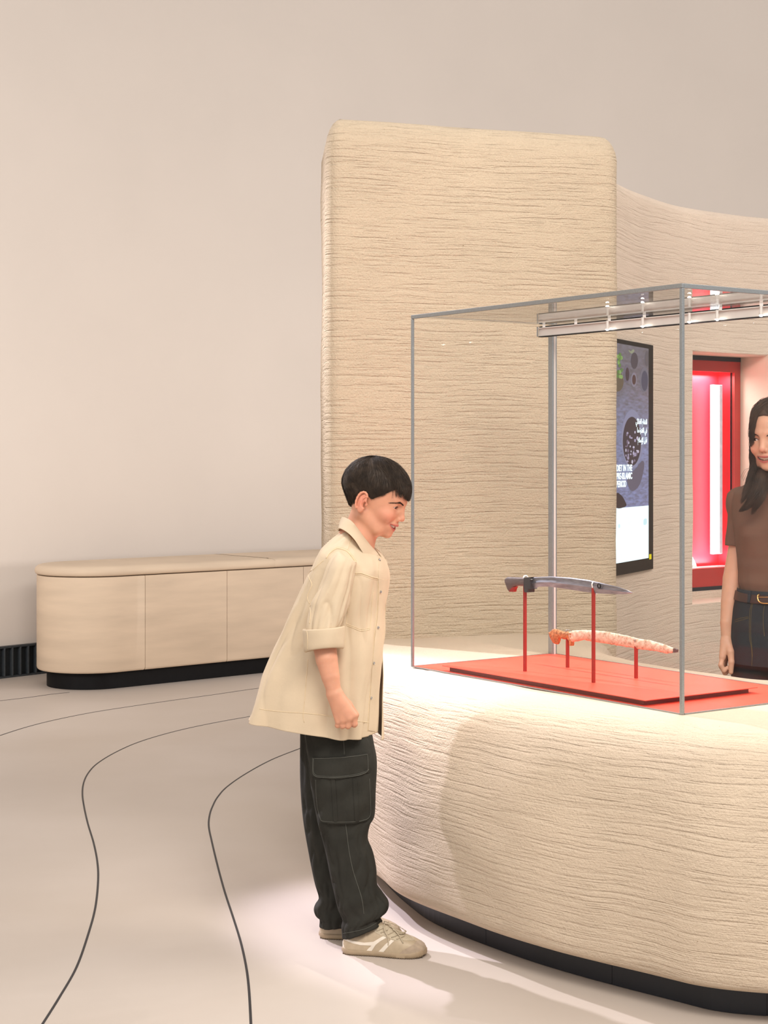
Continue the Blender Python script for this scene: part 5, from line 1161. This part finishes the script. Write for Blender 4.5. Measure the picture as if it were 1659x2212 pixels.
def scalp_w(al, t, th):
    a = math.radians(al); cu = (hairline(abs(al))-EC[2])/ER[2]; cu = max(-.96, min(.99, cu)); s = math.sqrt(1-cu**2)
    d1 = np.array([math.cos(a)*s, math.sin(a)*s, cu]); d0 = np.array([-.25, 0, .968]); om = math.acos(max(-1, min(1, d0 @ d1)))
    d = (math.sin((1-t)*om)*d0+math.sin(t*om)*d1)/max(math.sin(om), 1e-5); n = d/ER; n /= np.linalg.norm(n); return EC+d*ER*np.array([1, .96, 1])+n*th, n
als = np.linspace(-180, 180, 73)[:-1]; rings = []
for t in np.linspace(0, 1, 24): rings.append([scalp_w(al, max(t, .002), np.interp(t, [0, .6, 1], [10, 9, 4.0]))[0] for al in als])
rings.append([scalp_w(al, 1.0, -3)[0] for al in als])
V, F = loft([WH.wor(r) for r in rings], True, False); F.append(tuple(range(len(als)))); parts = [(V, F)]
st = []
for i in range(5200):
    s_ = random.choice((1, -1)); # parted hair swept to both sides
    f0 = random.uniform(-70, 62); p, n = scalp_w(0, .5, 0); al0 = random.uniform(4, 40)*s_
    al = random.uniform(0, 180)*s_; t0 = random.random()*.85; pts = []
    for k in range(6):
        t = t0+.20*k/5; p, n = scalp_w(al+s_*18*(t-t0)*5*(1 if abs(al) < 90 else -.3), min(t, 1), np.interp(t, [0, .6, 1], [10.2, 9.3, 4.2])+random.uniform(-.2, 1.0)); pts.append(p)
    st.append(tube(WH.wor(pts), np.array([.4, .5, .5, .5, .4, .1])*.001, 3, False))
locks = [([(1676, 864, 5.60), (1650, 872, 5.585), (1634, 888, 5.57), (1627, 912, 5.565), (1624, 940, 5.57), (1623, 966, 5.58)], [.014, .020, .017, .013, .012, .007]),
         ([(1650, 905, 5.66), (1634, 930, 5.64), (1628, 960, 5.62), (1627, 985, 5.61), (1629, 1010, 5.61), (1624, 1035, 5.59), (1612, 1062, 5.56), (1600, 1090, 5.55)], [.02, .02, .016, .013, .016, .02, .015, .001]),
         ([(1660, 930, 5.70), (1650, 975, 5.675), (1643, 1010, 5.635), (1642, 1040, 5.555), (1632, 1070, 5.525), (1612, 1094, 5.52), (1594, 1106, 5.53)], [.03, .03, .026, .03, .026, .014, .001]),
         ([(1666, 950, 5.70), (1657, 1000, 5.67), (1651, 1035, 5.60), (1645, 1065, 5.52), (1634, 1092, 5.51), (1622, 1114, 5.515)], [.026, .026, .024, .022, .012, .001]),
         ([(1712, 870, 5.62), (1736, 900, 5.62), (1744, 950, 5.62), (1742, 1000, 5.60), (1738, 1050, 5.55), (1744, 1090, 5.54)], [.014, .02, .02, .022, .024, .004]),
         ([(1725, 930, 5.70), (1738, 990, 5.68), (1728, 1040, 5.60), (1718, 1080, 5.55), (1722, 1110, 5.54)], [.03, .035, .03, .024, .004]),
         ([(1690, 900, 5.74), (1695, 980, 5.77), (1700, 1050, 5.80), (1696, 1110, 5.81)], [.05, .055, .05, .02])]
for path_, rr in locks:
    P = cr([W(*q) for q in path_], 8); R_ = np.interp(np.linspace(0, 1, len(P)), np.linspace(0, 1, len(rr)), rr)*np.sqrt(np.maximum(.002, 1-np.linspace(0, 1, len(P))**5)); parts.append(tube(P, R_*.86, 16, True, .75))
    for i in range(int(260 if len(path_) > 5 else 200)):
        a0, q0 = random.uniform(0, 2*PI), random.uniform(.72, 1.06); w1, w2 = random.uniform(0, 6), random.uniform(.001, .006); j0 = random.randint(0, len(P)//3); pts = []
        for j in list(range(j0, len(P)-random.randint(1, 9), 2)):
            t = P[min(j+1, len(P)-1)]-P[max(j-1, 0)]; t /= np.linalg.norm(t); u = np.cross(t, [0, 1, 0]); u /= np.linalg.norm(u); v = np.cross(t, u); a = a0+.018*j
            pts.append(P[j]+(u*math.cos(a)*.8+v*math.sin(a))*R_[j]*q0+u*w2*math.sin(j*.42+w1)+v*w2*.6*math.cos(j*.5+w1))
        if len(pts) < 4: continue
        m = len(pts); st.append(tube(pts, np.r_[np.full(m-2, .00055), .0004, .0001], 3, False))
for i in range(9):   # flyaways
    q = random.gauss(0, 1); pts = [W(1630+3*q, 960+8*q, 5.60), W(1624+4*q, 1005, 5.60), W(1612+7*q, 1018+6*q, 5.59), W(1603+6*q, 1035+8*q, 5.58)]; st.append(tube(cr(pts, 5), .0003, 3, False))
V, F = join(parts); h2 = mobj('hair', V, F, M['bhair'], wmn); recalc(h2)
V, F = join(st); mobj('hair_strands', V, F, M['bhair'], h2)
# knitted top
M['top'] = simple('brown_knit', (0.17, 0.095, 0.066, 1), .85, nscale=20, nvar=.03, bump=.0004, bscale=700, spec=.2); M['denim'] = simple('dark_denim', (0.016, 0.020, 0.027, 1), .8, nscale=300, nvar=.35, bump=.0004, bscale=900)
M['belt'] = simple('brown_leather_belt', (0.050, 0.018, 0.012, 1), .4, nscale=60, nvar=.1); M['gold'] = simple('gold_buckle', (0.85, .50, .18, 1), .25, 1.0); M['gstitch'] = simple('golden_stitch', (0.16, .11, .03, 1), .8)
def ring2(zc, a, b, n=120, nf=0, cup=0, tilt=0, seed=0, cen=0.0):
    R = []
    for phi in np.linspace(0, 2*PI, n, endpoint=False):
        c, s = math.cos(phi), math.sin(phi); e = 2/2.3; f = a*np.sign(c)*abs(c)**e; r = b*np.sign(s)*abs(s)**e; d = 1+nf*(.5*noise.noise(Vector((c*3, s*3, zc*6+seed)))+.35*math.sin(phi*23+zc*4)*max(0, (1.08-zc)*6)*(.4+.6*abs(noise.noise(Vector((c*2, s*2, 1))))))
        f *= d; r *= d
        f += cup*.030*(math.exp(-((r-.075)/.045)**2)+math.exp(-((r+.075)/.045)**2))*(c > 0)
        R.append(WT_(f+cen, r, zc-tilt*f))
    return R
tz = [(1.312, .054, .062, 0), (1.308, .062, .085, 0), (1.300, .076, .130, 0), (1.280, .090, .160, 0), (1.24, .096, .168, .1), (1.20, .105, .166, .55), (1.16, .112, .160, 1), (1.13, .112, .156, .95), (1.09, .108, .152, .5), (1.05, .103, .148, .15), (1.0, .102, .144, 0), (.965, .104, .144, 0), (.945, .098, .136, 0), (.90, .095, .132, 0)]
tzv = np.array(tz); zq = np.linspace(1.312, .90, 60); rings = [ring2(z, *[np.interp(z, tzv[::-1, 0], tzv[::-1, k]) for k in (1, 2)], nf=.035, cup=np.interp(z, tzv[::-1, 0], tzv[::-1, 3]), tilt=.25*max(0, (z-1.24)/.07), seed=2) for z in zq]
V, F = loft(rings, True, False); top = mobj('knit_top', V, F, M['top'], wmn); recalc(top)
def sleeve2(p0, p1, p2, r0, r1):
    P = cr([p0, p1, p2], 10); m = len(P); return tube(P, np.linspace(r0, r1, m), 40, False, 1.0, up=(0, 1, 0))
for nm, g in (('sleeve', 1), ('sleeve', -1)):
    if g == 1: P = [WT_(0, .105, 1.262), WT_(-.008, .150, 1.245), W(1601, 1110, 5.755), W(1596, 1145, 5.755), W(1591.5, 1181, 5.752)]
    else: P = [WT_(0, -.105, 1.262), WT_(-.008, -.150, 1.245), WT_(-.01, -.168, 1.20), WT_(-.015, -.185, 1.14), WT_(-.018, -.20, 1.09)]
    P = cr(P, 8); q = np.linspace(0, 1, len(P)); V, F = tube(P, np.interp(q, [0, .25, .5, 1], [.036, .047, .045, .0405]), 44, False, 1.0, up=(0, 1, 0))
    for i in range(len(V)): V[i] += (V[i]-P[min(i//44, len(P)-1)])*.07*noise.noise(Vector(V[i]*22))
    o = mobj('sleeve', V, F, M['top'], top); recalc(o); md_ = o.modifiers.new('thickness', 'SOLIDIFY'); md_.thickness = .003
# neckline rib
V, F = tube(np.array(ring2(1.312, .052, .062, 60, tilt=.25)+ring2(1.312, .052, .062, 60, tilt=.25)[:1]), .004, 8, False); mobj('neckband', V, F, M['top'], top)
# jeans
jz = np.array([(.951, .108, .146), (.93, .112, .150), (.88, .120, .164), (.82, .126, .174), (.76, .128, .180), (.72, .128, .182)])
rings = [ring2(z, np.interp(z, jz[::-1, 0], jz[::-1, 1]), np.interp(z, jz[::-1, 0], jz[::-1, 2]), tilt=.10) for z in np.linspace(.951, .70, 24)]
g1 = loft(rings, True, False); legs_ = []
for g in (1, -1):
    P = [WT_(0, .088*g, .80), WT_(0, .088*g, .72), WT_(.005, .090*g, .60), WT_(.01, .092*g, .42), WT_(-.005, .095*g, .2), WT_(-.01, .098*g, .012)]; P = cr(P, 8); legs_.append(tube(P, np.interp(np.linspace(0, 1, len(P)), [0, .12, .3, .55, .8, 1], [.090, .094, .085, .066, .062, .068]), 40, True, 1.0, up=(0, 1, 0)))
V, F = join([g1]+legs_); jeans = mobj('jeans', V, F, M['denim'], wmn); recalc(jeans)
R = []
for z, o_ in ((.915, .003), (.916, .0055), (.930, .006), (.943, .0055), (.944, .003), (.930, .001)):
    R.append(ring2(z, np.interp(z, jz[::-1, 0], jz[::-1, 1])+o_, np.interp(z, jz[::-1, 0], jz[::-1, 2])+o_, 140, tilt=.14))
R.append(R[0]); V, F = loft(R, True, False); belt = mobj('belt', V, F, M['belt'], wmn); recalc(belt); sharp(belt)
bb = bvh(belt); bj = bvh(jeans)
CW3 = lambda x, y: (1540+x/10.05, 1240+y/10.05)
pts = on(bb, [CW3(1150, 386), CW3(1080, 385), CW3(1010, 410), CW3(980, 490), CW3(1000, 580), CW3(1070, 630), CW3(1190, 640), CW3(1300, 640), CW3(1360, 600), CW3(1370, 500), CW3(1330, 410), CW3(1250, 392), CW3(1150, 386)], .003, 5)
V, F = tube(pts, .0026, 8, False); mobj('buckle', V, F, M['gold'], belt); pts = on(bb, [CW3(985, 505), CW3(1040, 505), CW3(1200, 505), CW3(1300, 500)], .0025, 4); V, F = tube(pts, .0014, 6); mobj('buckle_prong', V, F, M['gold'], belt)
bbj = bvh(jeans, belt); patch('belt_loop', bbj, [CW3(770, 325), CW3(835, 330), CW3(830, 470), CW3(800, 650), CW3(755, 640), CW3(768, 470)], M['denim'], belt, th=.0035, step=3, curved=False)
for q in ([(865, 580), (820, 720), (795, 900), (790, 1150), (795, 1400), (830, 1560), (850, 1800), (845, 1990)], [(890, 585), (850, 700), (828, 900), (822, 1150), (825, 1400), (845, 1560), (860, 1800)], [(480, 1000), (600, 960), (760, 930)], [(480, 1040), (620, 1000), (770, 955)], [(1120, 680), (1095, 860), (1095, 1100), (1120, 1350)]):
    seam('stitching', bj, [CW3(*p) for p in q], .0007, M['gstitch'], jeans, off=.0003)
